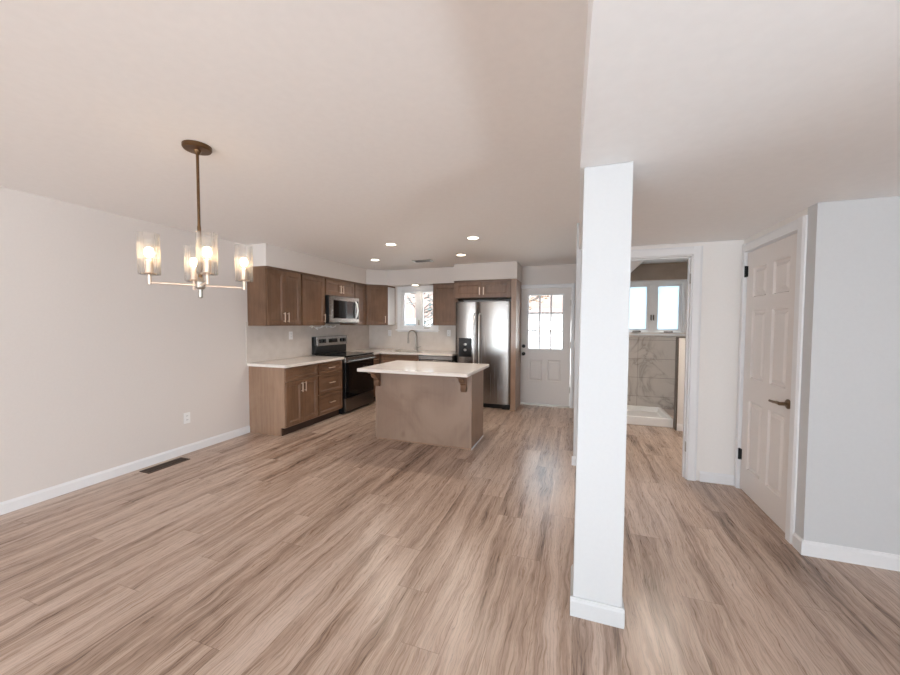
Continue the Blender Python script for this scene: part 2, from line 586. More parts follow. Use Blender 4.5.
# ------------------------------------------------------------ setting
struct('floor', MB().box(XL - 0.12, YF0 - 0.12, -0.1, XR + 0.12, YB + 0.12, 0.0), M['floor'], 'light brown oak plank floor running through the whole space', 'floor')
struct('wall_left', MB().box(XL - 0.12, YF0 - 0.12, 0, XL, YB + 0.12, ZC + 0.1), M['wall'], 'long plain cream wall on the left of the dining area', 'wall')
struct('ceiling', MB().box(XL, YF0 - 0.12, ZC, 0.02, YB + 0.12, ZC + 0.099), M['ceil'], 'high flat ceiling over the dining area and kitchen', 'ceiling')

# lower ceiling over the entry side: flat behind the post, tilted up in front to catch more light
NEAR, RISE, SKEW = 1.9, 0.03, 0.024
YR0, YR1 = YF0 - 0.12, YH + 0.11
zt = ZC + 0.1
cz = MB()
cz.add([(0, NEAR, ZH), (XR, NEAR, ZH), (XR, YR1, ZH), (0, YR1, ZH),
        (SKEW * 7.6, YR0, ZH + RISE * 7.6), (XR, YR0, ZH + RISE * 7.6),
        (SKEW * 7.6, YR0, zt), (XR, YR0, zt), (XR, YR1, zt), (0, YR1, zt), (0, NEAR, zt), (XR, NEAR, zt)],
       [(3, 2, 1, 0), (0, 1, 5, 4), (6, 7, 11, 10), (10, 11, 8, 9), (4, 5, 7, 6), (9, 8, 2, 3), (0, 4, 6, 10), (3, 0, 10, 9), (5, 1, 11, 7), (1, 2, 8, 11)])
struct('ceiling', cz, M['ceil_white'], 'lower ceiling over the entry side right of the post', 'ceiling')
ZB = 2.385
struct('ceiling', MB().box(0.101, YR1 + 0.001, ZB, XR, YB - 0.001, ZB + 0.1), M['trim'], 'white ceiling of the bathroom', 'ceiling')

def wall_with_holes(axis, a0, a1, z0, z1, n0, n1, holes):
    """axis 'x': wall runs along x between y=n0 and y=n1"""
    mb = MB()
    z0 = -0.05
    holes = [(h[0], -0.05 if h[1] == 0.0 else h[1], h[2], h[3]) for h in holes]
    mb.slab(a0, z0, a1, z1, n0, n1, holes=holes)
    if axis == 'y':
        mb.v = [(-y, x, z) for x, y, z in mb.v]
    return mb

# wall behind the camera with two wide windows
struct('wall_front', wall_with_holes('x', XL, XR, 0, ZC + 0.1, YF0 - 0.12, YF0, [(-3.75, 0.28, -0.55, 2.22), (0.4, 0.28, 2.6, 2.12)]), M['wall'], 'wall with two wide windows behind the viewer', 'wall')
struct('wall_right', wall_with_holes('y', YF0 - 0.12, YC + 0.1, 0, ZC + 0.1, -XR, -(XR + 0.12), [(-2.65, 0.25, 0.45, 2.12)]), M['wall'], 'wall on the right side of the entry', 'wall')
# exterior wall of kitchen and bathroom
KW = (-3.30, 1.34, -2.58, 2.09)
DW = (-0.985, 0.0, -0.09, 2.068)
BW = (0.70, 1.30, 1.53, 2.07)
struct('wall_back', wall_with_holes('x', XL, XR, 0, ZC + 0.1, YB, YB + 0.12, [KW, DW, BW]), M['wall'], 'rear outside wall of the kitchen and bathroom', 'wall')
struct('wall_partition', MB().box(-0.02, YH + 0.001, 0, 0.10, YB - 0.002, ZC + 0.05), M['wall_white'], 'cream partition wall between kitchen and bathroom', 'wall')
BO = (0.28, 0.0, 0.985, 2.072)
struct('wall_hall', wall_with_holes('x', 0.101, XC + 0.02, 0, ZH - 0.001, YH, YH + 0.12, [BO]), M['wall_hall'], 'short cream wall around the bathroom opening', 'wall')
CD = (2.985, 0.0, 3.80, 2.062)
struct('wall_closet_side', wall_with_holes('y', YC + 0.1005, YH + 0.12, 0, ZH - 0.001, -XC, -(XC + 0.11), [CD]), M['wall_hall'], 'closet wall holding the six panel door', 'wall')
struct('wall_closet_front', MB().box(XC, YC, 0, XR, YC + 0.1, ZH - 0.001 + 0.0), M['wall_white'], 'bright closet wall facing the viewer at far right', 'wall')
struct('wall_closet_back', MB().box(XC + 0.11, YH + 0.02, 0, XR, YH + 0.12, ZH - 0.001), M['wall'], 'closet wall hidden behind the six panel door', 'wall')
# square post under the lower ceiling
post = MB()
lean = 0.014
post.add([(CX0 - 0.005, CY0, 0), (CX1 - 0.004, CY0, 0), (CX1 - 0.004, CY1, 0), (CX0 - 0.005, CY1, 0), (CX0 + lean, CY0, ZH), (CX1 + 0.003, CY0, ZH), (CX1 + 0.003, CY1, ZH), (CX0 + lean, CY1, ZH)],
         [(3, 2, 1, 0), (4, 5, 6, 7), (0, 1, 5, 4), (1, 2, 6, 5), (2, 3, 7, 6), (3, 0, 4, 7)])
struct('wall_post', post, M['wall_white'], 'bright white square post standing in the middle of the floor', 'post', bevel=0.004)

# soffits above the cabinets
sof = MB().prism([(XL + 0.001, YE), (XL + 0.325, YE), (XL + 0.325, YB - 0.61), (XL + 0.605, YB - 0.33), (XFL + 0.002, YB - 0.33), (XFL + 0.002, YB - 0.001), (XL + 0.001, YB - 0.001)], ZUT, ZC - 0.001)
struct('trim_1', sof, M['wall'], 'cream soffit box above the wall cabinets and sink', 'soffit')
struct('trim_2', MB().box(XFL + 0.003, 5.90, ZUT + 0.006, XFP + 0.012, YB - 0.001, ZC - 0.001), M['wall'], 'deeper cream soffit box above the refrigerator', 'soffit')

# baseboards: flat board with a rounded top edge
def baseboard(name, p0, p1, label, h=0.092, t=0.014, mat='trim'):
    p0, p1 = Vector(p0), Vector(p1)
    d = (p1 - p0)
    L = d.length
    prof = [(0, 0), (-t, 0), (-t, h * 0.80), (-t * 0.75, h * 0.88), (-t * 0.45, h * 0.93), (-t * 0.35, h), (0, h)]
    mb = MB().prism(prof, 0, L, 'x')
    a = math.atan2(d.y, d.x)
    mb.v = [(p0.x + x * math.cos(a) - y * math.sin(a), p0.y + x * math.sin(a) + y * math.cos(a), z) for x, y, z in mb.v]
    return struct(name, mb, M[mat], label, 'baseboard')
# a run from p0 to p1 projects to its right-hand side (looking along it)
baseboard('baseboard_left', (XL + 0.0005, YF0, 0), (XL + 0.0005, YE - 0.004, 0), 'long white baseboard along the left dining wall')
baseboard('baseboard_hall', (1.078, YH - 0.0005, 0), (XC - 0.015, YH - 0.0005, 0), 'short white baseboard between bathroom opening and closet door')
baseboard('baseboard_closet', (XC - 0.012, YC - 0.0005, 0), (XR, YC - 0.0005, 0), 'white baseboard under the far right closet wall')
b = baseboard('baseboard_corner', (XC - 0.0005, 2.913, 0), (XC - 0.0005, YC - 0.012, 0), 'tiny white baseboard return between closet door casing and corner')
baseboard('baseboard_post_front', (CX0 - 0.0165, CY0 - 0.0005, 0), (CX1 + 0.006, CY0 - 0.0005, 0), 'white baseboard across the front of the post', mat='wall_white')
baseboard('baseboard_post_left', (CX0 - 0.0055, CY1, 0), (CX0 - 0.0055, CY0, 0), 'white baseboard on the left face of the post', t=0.011, mat='wall_white')
baseboard('baseboard_post_right', (CX1 - 0.002, CY0, 0), (CX1 - 0.002, CY1, 0), 'white baseboard on the right face of the post', t=0.011, mat='wall_white')
baseboard('baseboard_partition', (-0.034, YH + 0.0005, 0), (0.10, YH + 0.0005, 0), 'white baseboard at the end of the kitchen partition')

# ------------------------------------------------------------ windows and doors
def casing(mb, x0, z0, x1, z1, w, y, t=0.018, bottom=True, sides='lrt'):
    prof = [(0, 0), (0, -t), (w * 0.75, -t), (w, -t * 0.55), (w, 0)]
    if 'l' in sides:
        mb.prism([(x0 - u, y + q) for u, q in prof][::-1], z0 - (w if bottom else 0), z1 + w, 'z')
    if 'r' in sides:
        mb.prism([(x1 + u, y + q) for u, q in prof], z0 - (w if bottom else 0), z1 + w, 'z')
    mb.prism([(y + q, z1 + u) for u, q in prof], x0, x1, 'x')
    if bottom:
        mb.prism([(y + q, z0 - u) for u, q in prof][::-1], x0, x1, 'x')
    return mb

# kitchen window: two white casement sashes over the sink
w1 = thing('window_1', 'white double casement window above the kitchen sink', 'window', (0, YB, 0), kind='structure')
fx0, fz0, fx1, fz1 = KW
casing(MB(), fx0 + 0.01, fz0 + 0.01, fx1 - 0.01, fz1 - 0.01, 0.085, 0).build('window_frame', M['trim'], w1)
MB().slab(fx0, fz0, fx1, fz1, 0.02, 0.09, holes=[(fx0 + 0.025, fz0 + 0.025, -2.968, fz1 - 0.025), (-2.872, fz0 + 0.025, fx1 - 0.025, fz1 - 0.025)]).build('window_jamb', M['trim'], w1)
for x0, x1 in ((fx0 + 0.027, -2.970), (-2.870, fx1 - 0.027)):
    sh = MB().slab(x0, fz0 + 0.027, x1, fz1 - 0.027, 0.03, 0.07, holes=[(x0 + 0.03, fz0 + 0.05, x1 - 0.03, fz1 - 0.06)]).build('sash', M['trim'], w1)
    MB().box(x0 + 0.028, 0.048, fz0 + 0.048, x1 - 0.028, 0.053, fz1 - 0.058).build('pane', M['glass'], sh)
MB().box(fx0 - 0.10, -0.05, fz0 - 0.052, fx1 + 0.10, -0.001, fz0 - 0.028).build('window_sill', M['trim'], w1, bevel=0.004)
MB().box(-2.925, -0.008, 1.40, -2.905, 0.02, 1.50).tube([(-2.915, -0.006, 1.49), (-2.915, -0.03, 1.45), (-2.915, -0.035, 1.40)], 0.006).build('latch', M['nickel'], w1, label='grey metal latch')
MB().box(-2.79, -0.03, 1.335, -2.69, 0.0, 1.352).tube([(-2.74, -0.02, 1.345), (-2.70, -0.045, 1.35), (-2.66, -0.045, 1.35)], 0.006).build('crank', M['nickel'], w1, label='grey metal crank')

# bathroom window
w2 = thing('window_2', 'white double casement window in the bathroom', 'window', (0, YB, 0), kind='structure')
fx0, fz0, fx1, fz1 = BW
casing(MB(), fx0, fz0 + 0.005, fx1, fz1 - 0.005, 0.05, 0, bottom=False).build('window_frame', M['trim'], w2)
MB().slab(fx0, fz0, fx1, fz1, 0.02, 0.09, holes=[(fx0 + 0.02, fz0 + 0.02, 1.065, fz1 - 0.02), (1.165, fz0 + 0.02, fx1 - 0.02, fz1 - 0.02)]).build('window_jamb', M['trim'], w2)
for x0, x1 in ((fx0 + 0.022, 1.063), (1.167, fx1 - 0.022)):
    sh = MB().slab(x0, fz0 + 0.022, x1, fz1 - 0.022, 0.03, 0.07, holes=[(x0 + 0.028, fz0 + 0.05, x1 - 0.028, fz1 - 0.045)]).build('sash', M['trim'], w2)
    MB().box(x0 + 0.026, 0.048, fz0 + 0.048, x1 - 0.026, 0.053, fz1 - 0.043).build('pane', M['frosted'], sh)
    MB().box((x0 + x1) / 2 - 0.06, -0.03, fz0 + 0.004, (x0 + x1) / 2 + 0.06, 0.0, fz0 + 0.022).tube([((x0 + x1) / 2, -0.02, fz0 + 0.015), ((x0 + x1) / 2 + 0.05, -0.04, fz0 + 0.02)], 0.006).build('crank', M['redtile'], w2, label='dark metal crank')
for x in (1.098, 1.132):
    MB().box(x - 0.008, 0.0, 1.50, x + 0.008, 0.02, 1.58).tube([(x, 0.0, 1.57), (x, -0.02, 1.53), (x, -0.022, 1.49)], 0.005).build('latch', M['redtile'], w2, label='dark metal latch')
MB().box(fx0 - 0.09, -0.06, fz0 - 0.045, fx1 + 0.09, -0.001, fz0 - 0.02).build('window_sill', M['trim'], w2, bevel=0.004)

# windows behind the viewer
for k, (x0, x1) in enumerate(((-3.75, -0.55), (0.4, 2.6))):
    w = thing('window_%d' % (3 + k), ('wide white window behind the viewer on the dining side', 'wide white window behind the viewer on the entry side')[k], 'window', (0, YF0 - 0.06, 0), kind='structure')
    n = 3 if k == 0 else 2
    st = (x1 - x0) / n
    zb_, zt_ = 0.28, (2.22, 2.12)[k]
    hs = [(x0 + i * st + 0.035, zb_ + 0.035, x0 + (i + 1) * st - 0.035, zt_ - 0.035) for i in range(n)]
    MB().slab(x0 + 0.002, zb_ + 0.002, x1 - 0.002, zt_ - 0.002, -0.03, 0.03, holes=hs).build('window_frame', M['trim'], w)
    for h in hs:
        MB().box(h[0] - 0.002, -0.003, h[1] - 0.002, h[2] + 0.002, 0.003, h[3] + 0.002).build('pane', M['glass'], w)

w = thing('window_5', 'unseen wide white window added on the right wall beside the viewer', 'window', (XR + 0.06, 0, 0), PI / 2, kind='structure')  # unseen window, added so daylight reaches the left wall and ceiling
hs = [(-2.65 + i * 1.0333 + 0.035, 0.285, -2.65 + (i + 1) * 1.0333 - 0.035, 2.085) for i in range(3)]
MB().slab(-2.648, 0.252, 0.448, 2.118, -0.03, 0.03, holes=hs).build('window_frame', M['trim'], w)
for h in hs:
    MB().box(h[0] - 0.002, -0.003, h[1] - 0.002, h[2] + 0.002, 0.003, h[3] + 0.002).build('pane', M['glass'], w)

# rear kitchen door: nine lite over two panels
d1 = thing('door_1', 'white rear kitchen door with a nine pane window', 'door', (0, YB, 0), kind='structure')
casing(MB(), -0.985 + 0.012, 0, -0.09 - 0.012, 2.056, 0.058, 0, bottom=False).build('door_casing', M['trim'], d1)
MB().box(-0.985 + 0.001, 0.0, 0.0, -0.972, 0.119, 2.067).box(-0.103, 0.0, 0.0, -0.091, 0.119, 2.067).box(-0.984, 0.0, 2.053, -0.091, 0.119, 2.067).build('door_jamb', M['trim'], d1)
MB().box(-0.971, 0.005, 0.0, -0.104, 0.119, 0.018).build('threshold', M['nickel'], d1, label='grey metal threshold')
GX0, GX1, GZ0, GZ1 = -0.812, -0.245, 1.0, 1.925
raised = [(0, 0), (0.012, 0.010), (0.022, 0.010), (0.042, 0.002), (0.042, 0.002)]
leaf = MB().slab(-0.969, 0.022, -0.106, 2.05, 0.03, 0.072, panels=[(-0.805, 0.43, -0.575, 0.80), (-0.49, 0.43, -0.26, 0.80)], prof=raised, holes=[(GX0, GZ0, GX1, GZ1)]).build('door_leaf', M['doorpaint'], d1)
lf = MB()
for a, b_, c, e in ((GX0 - 0.025, GZ0 - 0.025, GX1 + 0.025, GZ0), (GX0 - 0.025, GZ1, GX1 + 0.025, GZ1 + 0.025), (GX0 - 0.025, GZ0, GX0, GZ1), (GX1, GZ0, GX1 + 0.025, GZ1)):
    lf.box(a, 0.018, b_, c, 0.034, e)
lf.build('lite_frame', M['trim'], leaf, bevel=0.004)
gr = MB()
for i in (1, 2):
    x = GX0 + (GX1 - GX0) * i / 3
    gr.box(x - 0.014, 0.024, GZ0, x + 0.014, 0.046, GZ1)
    z = GZ0 + (GZ1 - GZ0) * i / 3
    gr.box(GX0, 0.025, z - 0.014, GX1, 0.045, z + 0.014)
gr.build('glazing_bars', M['trim'], leaf)
MB().box(GX0, 0.05, GZ0, GX1, 0.055, GZ1).build('pane', M['glass'], leaf)
def knob_mb(x, z, prof):
    mb = MB().lathe(prof, (0, 0, 0), 20, 'y')
    mb.v = [(x + a, 0.03 - b2, z + c) for a, b2, c in mb.v]
    return mb
knob_mb(-0.895, 0.90, [(0.032, 0.0), (0.032, 0.008), (0.013, 0.012), (0.013, 0.03), (0.025, 0.036), (0.030, 0.048), (0.025, 0.060), (0.008, 0.064)]).build('door_knob', M['blackmetal'], leaf, smooth=40, label='round black knob')
knob_mb(-0.895, 1.035, [(0.031, 0.0), (0.031, 0.012), (0.024, 0.018), (0.008, 0.018)]).box(-0.90, -0.008, 1.022, -0.89, 0.012, 1.048).build('deadbolt', M['blackmetal'], leaf, smooth=40, label='round black deadbolt')
for z in (1.79, 1.07, 0.30):
    MB().box(-0.118, 0.016, z - 0.05, -0.09, 0.03, z + 0.05).tube([(-0.104, 0.012, z - 0.052), (-0.104, 0.012, z + 0.052)], 0.008, 8).build('hinge', M['nickel'], d1, label='grey metal hinge')

# closet door: six panels, black hinges, bronze lever (built facing -y, turned to face -x)
d2 = thing('door_2', 'white six panel closet door with bronze lever on the right', 'door', (XC, YH, 0), -PI / 2, kind='structure')
# local x runs from the hinge side (far) towards the viewer
def ly(y):
    return YH - y
hx, lx = ly(3.80), ly(2.985)
casing(MB(), hx + 0.008, 0, lx - 0.008, 2.052, 0.072, -0.0005, bottom=False, sides='r').prism([(hx + 0.008 - u, q) for u, q in [(0, -0.0005), (0, -0.0185), (0.04, -0.0185), (0.05, -0.01), (0.05, -0.0005)]][::-1], 0, 2.124, 'z').build('door_casing', M['trim'], d2)
MB().box(hx + 0.001, 0, 0, hx + 0.014, 0.108, 2.06).box(lx - 0.014, 0, 0, lx - 0.001, 0.108, 2.06).box(hx + 0.001, 0, 2.048, lx - 0.001, 0.108, 2.061).build('door_jamb', M['trim'], d2)
a, c = hx + 0.017, lx - 0.017
mid = (a + c) / 2
st = 0.115
px = ((a + st, mid - 0.05), (mid + 0.05, c - st))
pz = ((0.22, 0.80), (0.99, 1.55), (1.66, 1.90))
pan = [(p0, z0, p1, z1) for p0, p1 in px for z0, z1 in pz]
leaf2 = MB().slab(a, 0.012, c, 2.042, 0.006, 0.042, panels=pan, prof=[(0, 0), (0.010, 0.014), (0.020, 0.014), (0.044, 0.001), (0.044, 0.001)]).build('door_leaf', M['doorpaint'], d2)
for z in (1.885, 0.31):
    MB().box(hx + 0.004, -0.004, z - 0.045, hx + 0.034, 0.008, z + 0.045).tube([(hx + 0.015, -0.006, z - 0.048), (hx + 0.015, -0.006, z + 0.048)], 0.008, 10).build('hinge', M['blackmetal'], d2, label='black hinge')
hx_l = lx - 0.085
lev = MB().lathe([(0.033, 0.0), (0.033, 0.006), (0.026, 0.012), (0.013, 0.014), (0.012, 0.05), (0.004, 0.052)], (0, 0, 0), 24, 'y')
lev.v = [(hx_l + x, 0.006 - y, 0.895 + z) for x, y, z in lev.v]
lev.tube([(hx_l, -0.042, 0.895), (hx_l - 0.03, -0.046, 0.897), (hx_l - 0.07, -0.048, 0.893), (hx_l - 0.13, -0.045, 0.89)], [0.012, 0.011, 0.010, 0.009], 12)
lev.build('door_lever', M['dkbronze'], leaf2, smooth=40, label='bronze lever handle')
MB().box(c - 0.004, 0.004, 0.86, c + 0.002, 0.02, 0.93).box(lx - 0.016, -0.002, 0.855, lx - 0.003, 0.004, 0.935).build('strike_plate', M['dkbronze'], d2, label='bronze strike plate')

# bathroom opening: casing and stop
d3 = thing('door_3', 'white cased opening leading into the bathroom', 'door', (0, YH, 0), kind='structure')
casing(MB(), BO[0] + 0.01, 0, BO[2] - 0.008, BO[3] - 0.008, 0.072, -0.0005, bottom=False).build('door_casing', M['trim'], d3)
MB().box(BO[0] + 0.001, 0, 0, BO[0] + 0.018, 0.119, 2.071).box(BO[2] - 0.018, 0, 0, BO[2] - 0.001, 0.119, 2.071).box(BO[0] + 0.001, 0, 2.055, BO[2] - 0.001, 0.119, 2.071).build('door_jamb', M['trim'], d3)
MB().box(BO[2] - 0.03, 0.04, 0, BO[2] - 0.019, 0.075, 2.054).box(BO[0] + 0.019, 0.04, 0, BO[0] + 0.03, 0.075, 2.054).box(BO[0] + 0.019, 0.04, 2.044, BO[2] - 0.019, 0.075, 2.054).build('door_stop', M['trim'], d3)
for z in (1.85, 0.3):
    MB().box(BO[2] - 0.022, 0.005, z - 0.045, BO[2] - 0.0175, 0.036, z + 0.045).build('hinge', M['nickel'], d3, label='grey hinge leaf')

# ------------------------------------------------------------ bathroom
struct('wall_bath_right', MB().box(1.80, YH + 0.125, 0, 1.9, YB - 0.001, ZB - 0.001), M['wall_hall'], 'right bathroom wall', 'wall')
struct('trim_3', MB().slab(0.105, 0.10, 1.795, 1.225, YB - 0.012, YB - 0.001), M['marble'], 'grey veined marble tile on the bathroom wall below the window', 'tile')
struct('trim_4', MB().box(0.105, YB - 0.012, 2.125, 1.795, YB - 0.001, ZB - 0.002).box(1.585, YB - 0.012, 1.226, 1.795, YB - 0.001, 2.124).box(0.105, YB - 0.012, 1.226, 0.645, YB - 0.001, 2.124), M['browntile'], 'taupe tile around the top of the bathroom window', 'tile')

# ------------------------------------------------------------ backsplash (tile on two walls)
struct('trim_5', MB().box(XL + 0.0005, YE - 0.03, 0.912, XL + 0.009, YB - 0.01, ZUB + 0.05).box(XL + 0.0095, YB - 0.009, 0.912, XFL - 0.002, YB - 0.0005, 1.285).box(XL + 0.0095, YB - 0.009, 1.285, -3.385, YB - 0.0005, ZUB + 0.05).box(-2.495, YB - 0.009, 1.285, XFL - 0.002, YB - 0.0005, ZUB + 0.05), M['splash'], 'cream glossy tile backsplash above the counters', 'backsplash')

# ------------------------------------------------------------ kitchen cabinets
SHAKER = [(0, 0), (0.002, 0.003), (0.010, 0.004), (0.016, 0.010), (0.016, 0.010)]
def pull(x, z, y, vertical=True, L=0.13):
    mb = MB()
    if vertical:
        mb.box(x - 0.006, y - 0.032, z - L / 2, x + 0.006, y - 0.022, z + L / 2)
        for q in (-1, 1):
            mb.box(x - 0.005, y - 0.024, z + q * L * 0.38 - 0.005, x + 0.005, y, z + q * L * 0.38 + 0.005)
    else:
        mb.box(x - L / 2, y - 0.032, z - 0.006, x + L / 2, y - 0.022, z + 0.006)
        for q in (-1, 1):
            mb.box(x + q * L * 0.38 - 0.005, y - 0.024, z - 0.005, x + q * L * 0.38 + 0.005, y, z + 0.005)
    return mb

def front(root, kind, x0, z0, x1, z1, y, pulls=None, fr=0.055, hmat='champagne'):
    d = MB().slab(x0, z0, x1, z1, y, y + 0.019, panels=[(x0 + fr, z0 + fr, x1 - fr, z1 - fr)], prof=SHAKER)
    o = d.build(kind, M['cab'] if kind == 'door' else M['cab_h'], root, bevel=0.002)
    if pulls:
        px_, pz_, vert = pulls
        pull(px_, pz_, y, vert).build('handle', M[hmat], o, bevel=0.002, label='slim metal bar pull')
    return o

def wall_cab(label, loc, rz, w, h, doors, group='brown wall cabinets', d=0.31, trim=True, box='cab'):  # wall boxes take the darker wood, their weaker light put into the colour
    r = thing('wall_cabinet', label, 'cabinet', loc, rz, group)
    mb = MB().box(0.001, -d, 0, w - 0.001, -0.002, h)
    mb.build('cabinet_box', M[box], r, bevel=0.0015)
    if trim:
        MB().box(0.001, -d - 0.026, h - 0.024, w - 0.001, -d - 0.0005, h - 0.001).build('top_moulding', M['cab_h'], r)
    for x0, x1, hs in doors:
        pl = None
        zz = 0.012
        if hs == 'l':
            pl = (x0 + 0.032, zz + 0.10, True)
        elif hs == 'r':
            pl = (x1 - 0.032, zz + 0.10, True)
        front(r, 'door', x0, zz, x1, h - 0.028, -d - 0.0205, pl)
    return r

RL = PI / 2            # cabinets on the left wall face +x
HU = ZUT - ZUB
Ys = [YE, 4.194, 4.712, 5.502, YB - 0.612]
w = Ys[1] - Ys[0]
wall_cab('brown two door wall cabinet at the dining end of the left run', (XL, Ys[0], ZUB), RL, w, HU, [(0.012, w / 2 - 0.002, 'r'), (w / 2 + 0.002, w - 0.012, 'l')])
w = Ys[2] - Ys[1]
wall_cab('brown single door wall cabinet just left of the microwave', (XL, Ys[1], ZUB), RL, w, HU, [(0.012, w - 0.012, 'r')])
w = Ys[3] - Ys[2]
wall_cab('short brown two door wall cabinet directly above the microwave', (XL, Ys[2], 1.872), RL, w, ZUT - 1.872, [(0.012, w / 2 - 0.002, 'r'), (w / 2 + 0.002, w - 0.012, 'l')])
w = Ys[4] - Ys[3]
wall_cab('narrow brown wall cabinet right of the microwave', (XL, Ys[3], ZUB), RL, w, HU, [(0.012, w - 0.012, None)])
# diagonal corner cabinet
cc = thing('corner_wall_cabinet', 'brown diagonal wall cabinet in the corner left of the window', 'cabinet', (XL + 0.325, YB - 0.61, ZUB), PI / 4, 'brown wall cabinets')
def to_local(p):
    dx, dy = p[0] - (XL + 0.325), p[1] - (YB - 0.61)
    c_, s_ = math.cos(-PI / 4), math.sin(-PI / 4)
    return (dx * c_ - dy * s_, dx * s_ + dy * c_)
cp = [to_local(p) for p in ((XL + 0.002, YB - 0.609), (XL + 0.318, YB - 0.609), (XL + 0.61, YB - 0.317), (XL + 0.61, YB - 0.002), (XL + 0.002, YB - 0.002))]
MB().prism(cp, 0, HU).build('cabinet_box', M['cab'], cc, bevel=0.0015)
front(cc, 'door', 0.014, 0.012, 0.386, HU - 0.028, -0.018, (0.386 - 0.032, 0.11, True))
ep = MB().prism([to_local(p) for p in ((XL + 0.6105, YB - 0.30), (XL + 0.6135, YB - 0.30), (XL + 0.6135, YB - 0.03), (XL + 0.6105, YB - 0.03))], 0.005, HU - 0.03)  # thin white sheet laid over the brown cabinet side
ep.build('side_sheet', M['trim'], cc, label='thin white sheet on the side facing the window')
MB().box(0.0, -0.022, HU - 0.024, 0.40, 0.004, HU - 0.001).build('top_moulding', M['cab_h'], cc)
w = XFL - 0.002 - (-2.495)
wall_cab('brown single door wall cabinet between window and refrigerator', (-2.495, YB, ZUB), 0, w, HU, [(0.012, w - 0.012, None)], box='cab')
w = XFR - XFL
wall_cab('short brown two door cabinet above the refrigerator', (XFL, YB, 1.862), 0, w, ZUT + 0.004 - 1.862, [(0.02, w / 2 - 0.002, 'r'), (w / 2 + 0.002, w - 0.02, 'l')], d=0.548)
pn = MB().box(XFR + 0.002, 5.915, 0.0, XFP, YB - 0.002, ZUT + 0.004)
tag(pn.build('refrigerator_end_panel', M['cab_box'], bevel=0.0015), 'tall brown end panel between refrigerator and rear door', 'panel')

def base_cab(label, loc, rz, w, fronts, d=0.585, h=0.872, end=False, open_top=False):
    r = thing('base_cabinet', label, 'cabinet', loc, rz, 'brown base cabinets')
    prof = [(-0.002, 0.0), (-d + 0.07, 0.0), (-d + 0.07, 0.105), (-d, 0.105), (-d, h), (-0.002, h)]
    if open_top:
        sh = MB()
        sh.box(0.001, -d, 0.105, 0.019, -0.002, h).box(w - 0.019, -d, 0.105, w - 0.001, -0.002, h)
        sh.box(0.019, -d, 0.105, w - 0.019, -0.002, 0.123).box(0.019, -0.014, 0.123, w - 0.019, -0.002, h).box(0.019, -d, 0.123, w - 0.019, -d + 0.018, h)
        sh.box(0.001, -d + 0.07, 0.0, w - 0.001, -d + 0.088, 0.105)
        sh.build('cabinet_box', M['cab_box'], r)
    else:
        MB().prism(prof, 0.001, w - 0.001, 'x').build('cabinet_box', M['cab_box'], r, bevel=0.0015)
    MB().box(0.02 if end else 0.001, -d + 0.058, 0.0, w - 0.001, -d + 0.0695, 0.104).build('toe_kick', M['dark_toe'], r)
    for kind, x0, z0, x1, z1, pl in fronts:
        front(r, kind, x0, z0, x1, z1, -d - 0.0205, pl, fr=0.05 if kind == 'door' else 0.036)
    return r

BY = [YE, 4.19, 4.752]
w = BY[1] - BY[0]
base_cab('brown base cabinet with two doors under one drawer front, dining end', (XL, BY[0], 0), RL, w,
         [('drawer', 0.012, 0.70, w - 0.012, 0.862, None), ('door', 0.012, 0.12, w / 2 - 0.002, 0.688, (w / 2 - 0.03, 0.59, True)), ('door', w / 2 + 0.002, 0.12, w - 0.012, 0.688, (w / 2 + 0.03, 0.59, True))], end=True)
w = BY[2] - BY[1]
base_cab('brown three drawer base cabinet left of the range', (XL, BY[1], 0), RL, w,
         [('drawer', 0.012, 0.70, w - 0.012, 0.862, (w / 2, 0.78, False)), ('drawer', 0.012, 0.415, w - 0.012, 0.69, (w / 2, 0.56, False)), ('drawer', 0.012, 0.12, w - 0.012, 0.405, (w / 2, 0.27, False))])
w = 0.275
base_cab('narrow brown base cabinet between range and corner', (XL, 5.60, 0), RL, w, [('drawer', 0.012, 0.70, w - 0.012, 0.862, (w / 2, 0.78, False)), ('door', 0.012, 0.12, w - 0.012, 0.688, None)])
w = 0.765
base_cab('brown sink base cabinet under the kitchen window', (-3.425, YB, 0), 0, w, [('drawer', 0.012, 0.70, w - 0.012, 0.862, None), ('door', 0.012, 0.12, w / 2 - 0.002, 0.688, (w / 2 - 0.03, 0.59, True)), ('door', w / 2 + 0.002, 0.12, w - 0.012, 0.688, (w / 2 + 0.03, 0.59, True))], open_top=True)
dw = thing('dishwasher', 'stainless dishwasher between sink cabinet and refrigerator', 'dishwasher', (-2.655, YB, 0))
MB().box(0.003, -0.575, 0.0, 0.642, -0.01, 0.868).build('housing', M['black'], dw)
MB().box(0.006, -0.602, 0.11, 0.639, -0.576, 0.775).build('door', M['steel_h'], dw, bevel=0.004)
MB().box(0.006, -0.606, 0.80, 0.639, -0.576, 0.864).build('control_strip', M['steel_h'], dw, bevel=0.004)
MB().tube([(0.06, -0.645, 0.785), (0.585, -0.645, 0.785)], 0.011).box(0.07, -0.645, 0.778, 0.09, -0.576, 0.792).box(0.555, -0.645, 0.778, 0.575, -0.576, 0.792).build('handle', M['steel_h'], dw, smooth=40)

# ------------------------------------------------------------ counters
CT0, CT1 = 0.874, 0.91
tag(MB().box(XL + 0.011, YE - 0.03, CT0, XL + 0.635, 4.755, CT1).build('countertop', M['quartz'], bevel=0.004), 'white quartz counter left of the range', 'countertop', None)
SX0, SX1, SY0, SY1 = -3.24, -2.70, YB - 0.50, YB - 0.13
xa, xb, ya, yb = XL + 0.011, XFL - 0.004, YB - 0.635, YB - 0.011
def plate(mb, cells, z0, z1):
    for x0, y0, x1, y1 in cells:
        mb.box(x0, y0, z0, x1, y1, z1)
    return mb
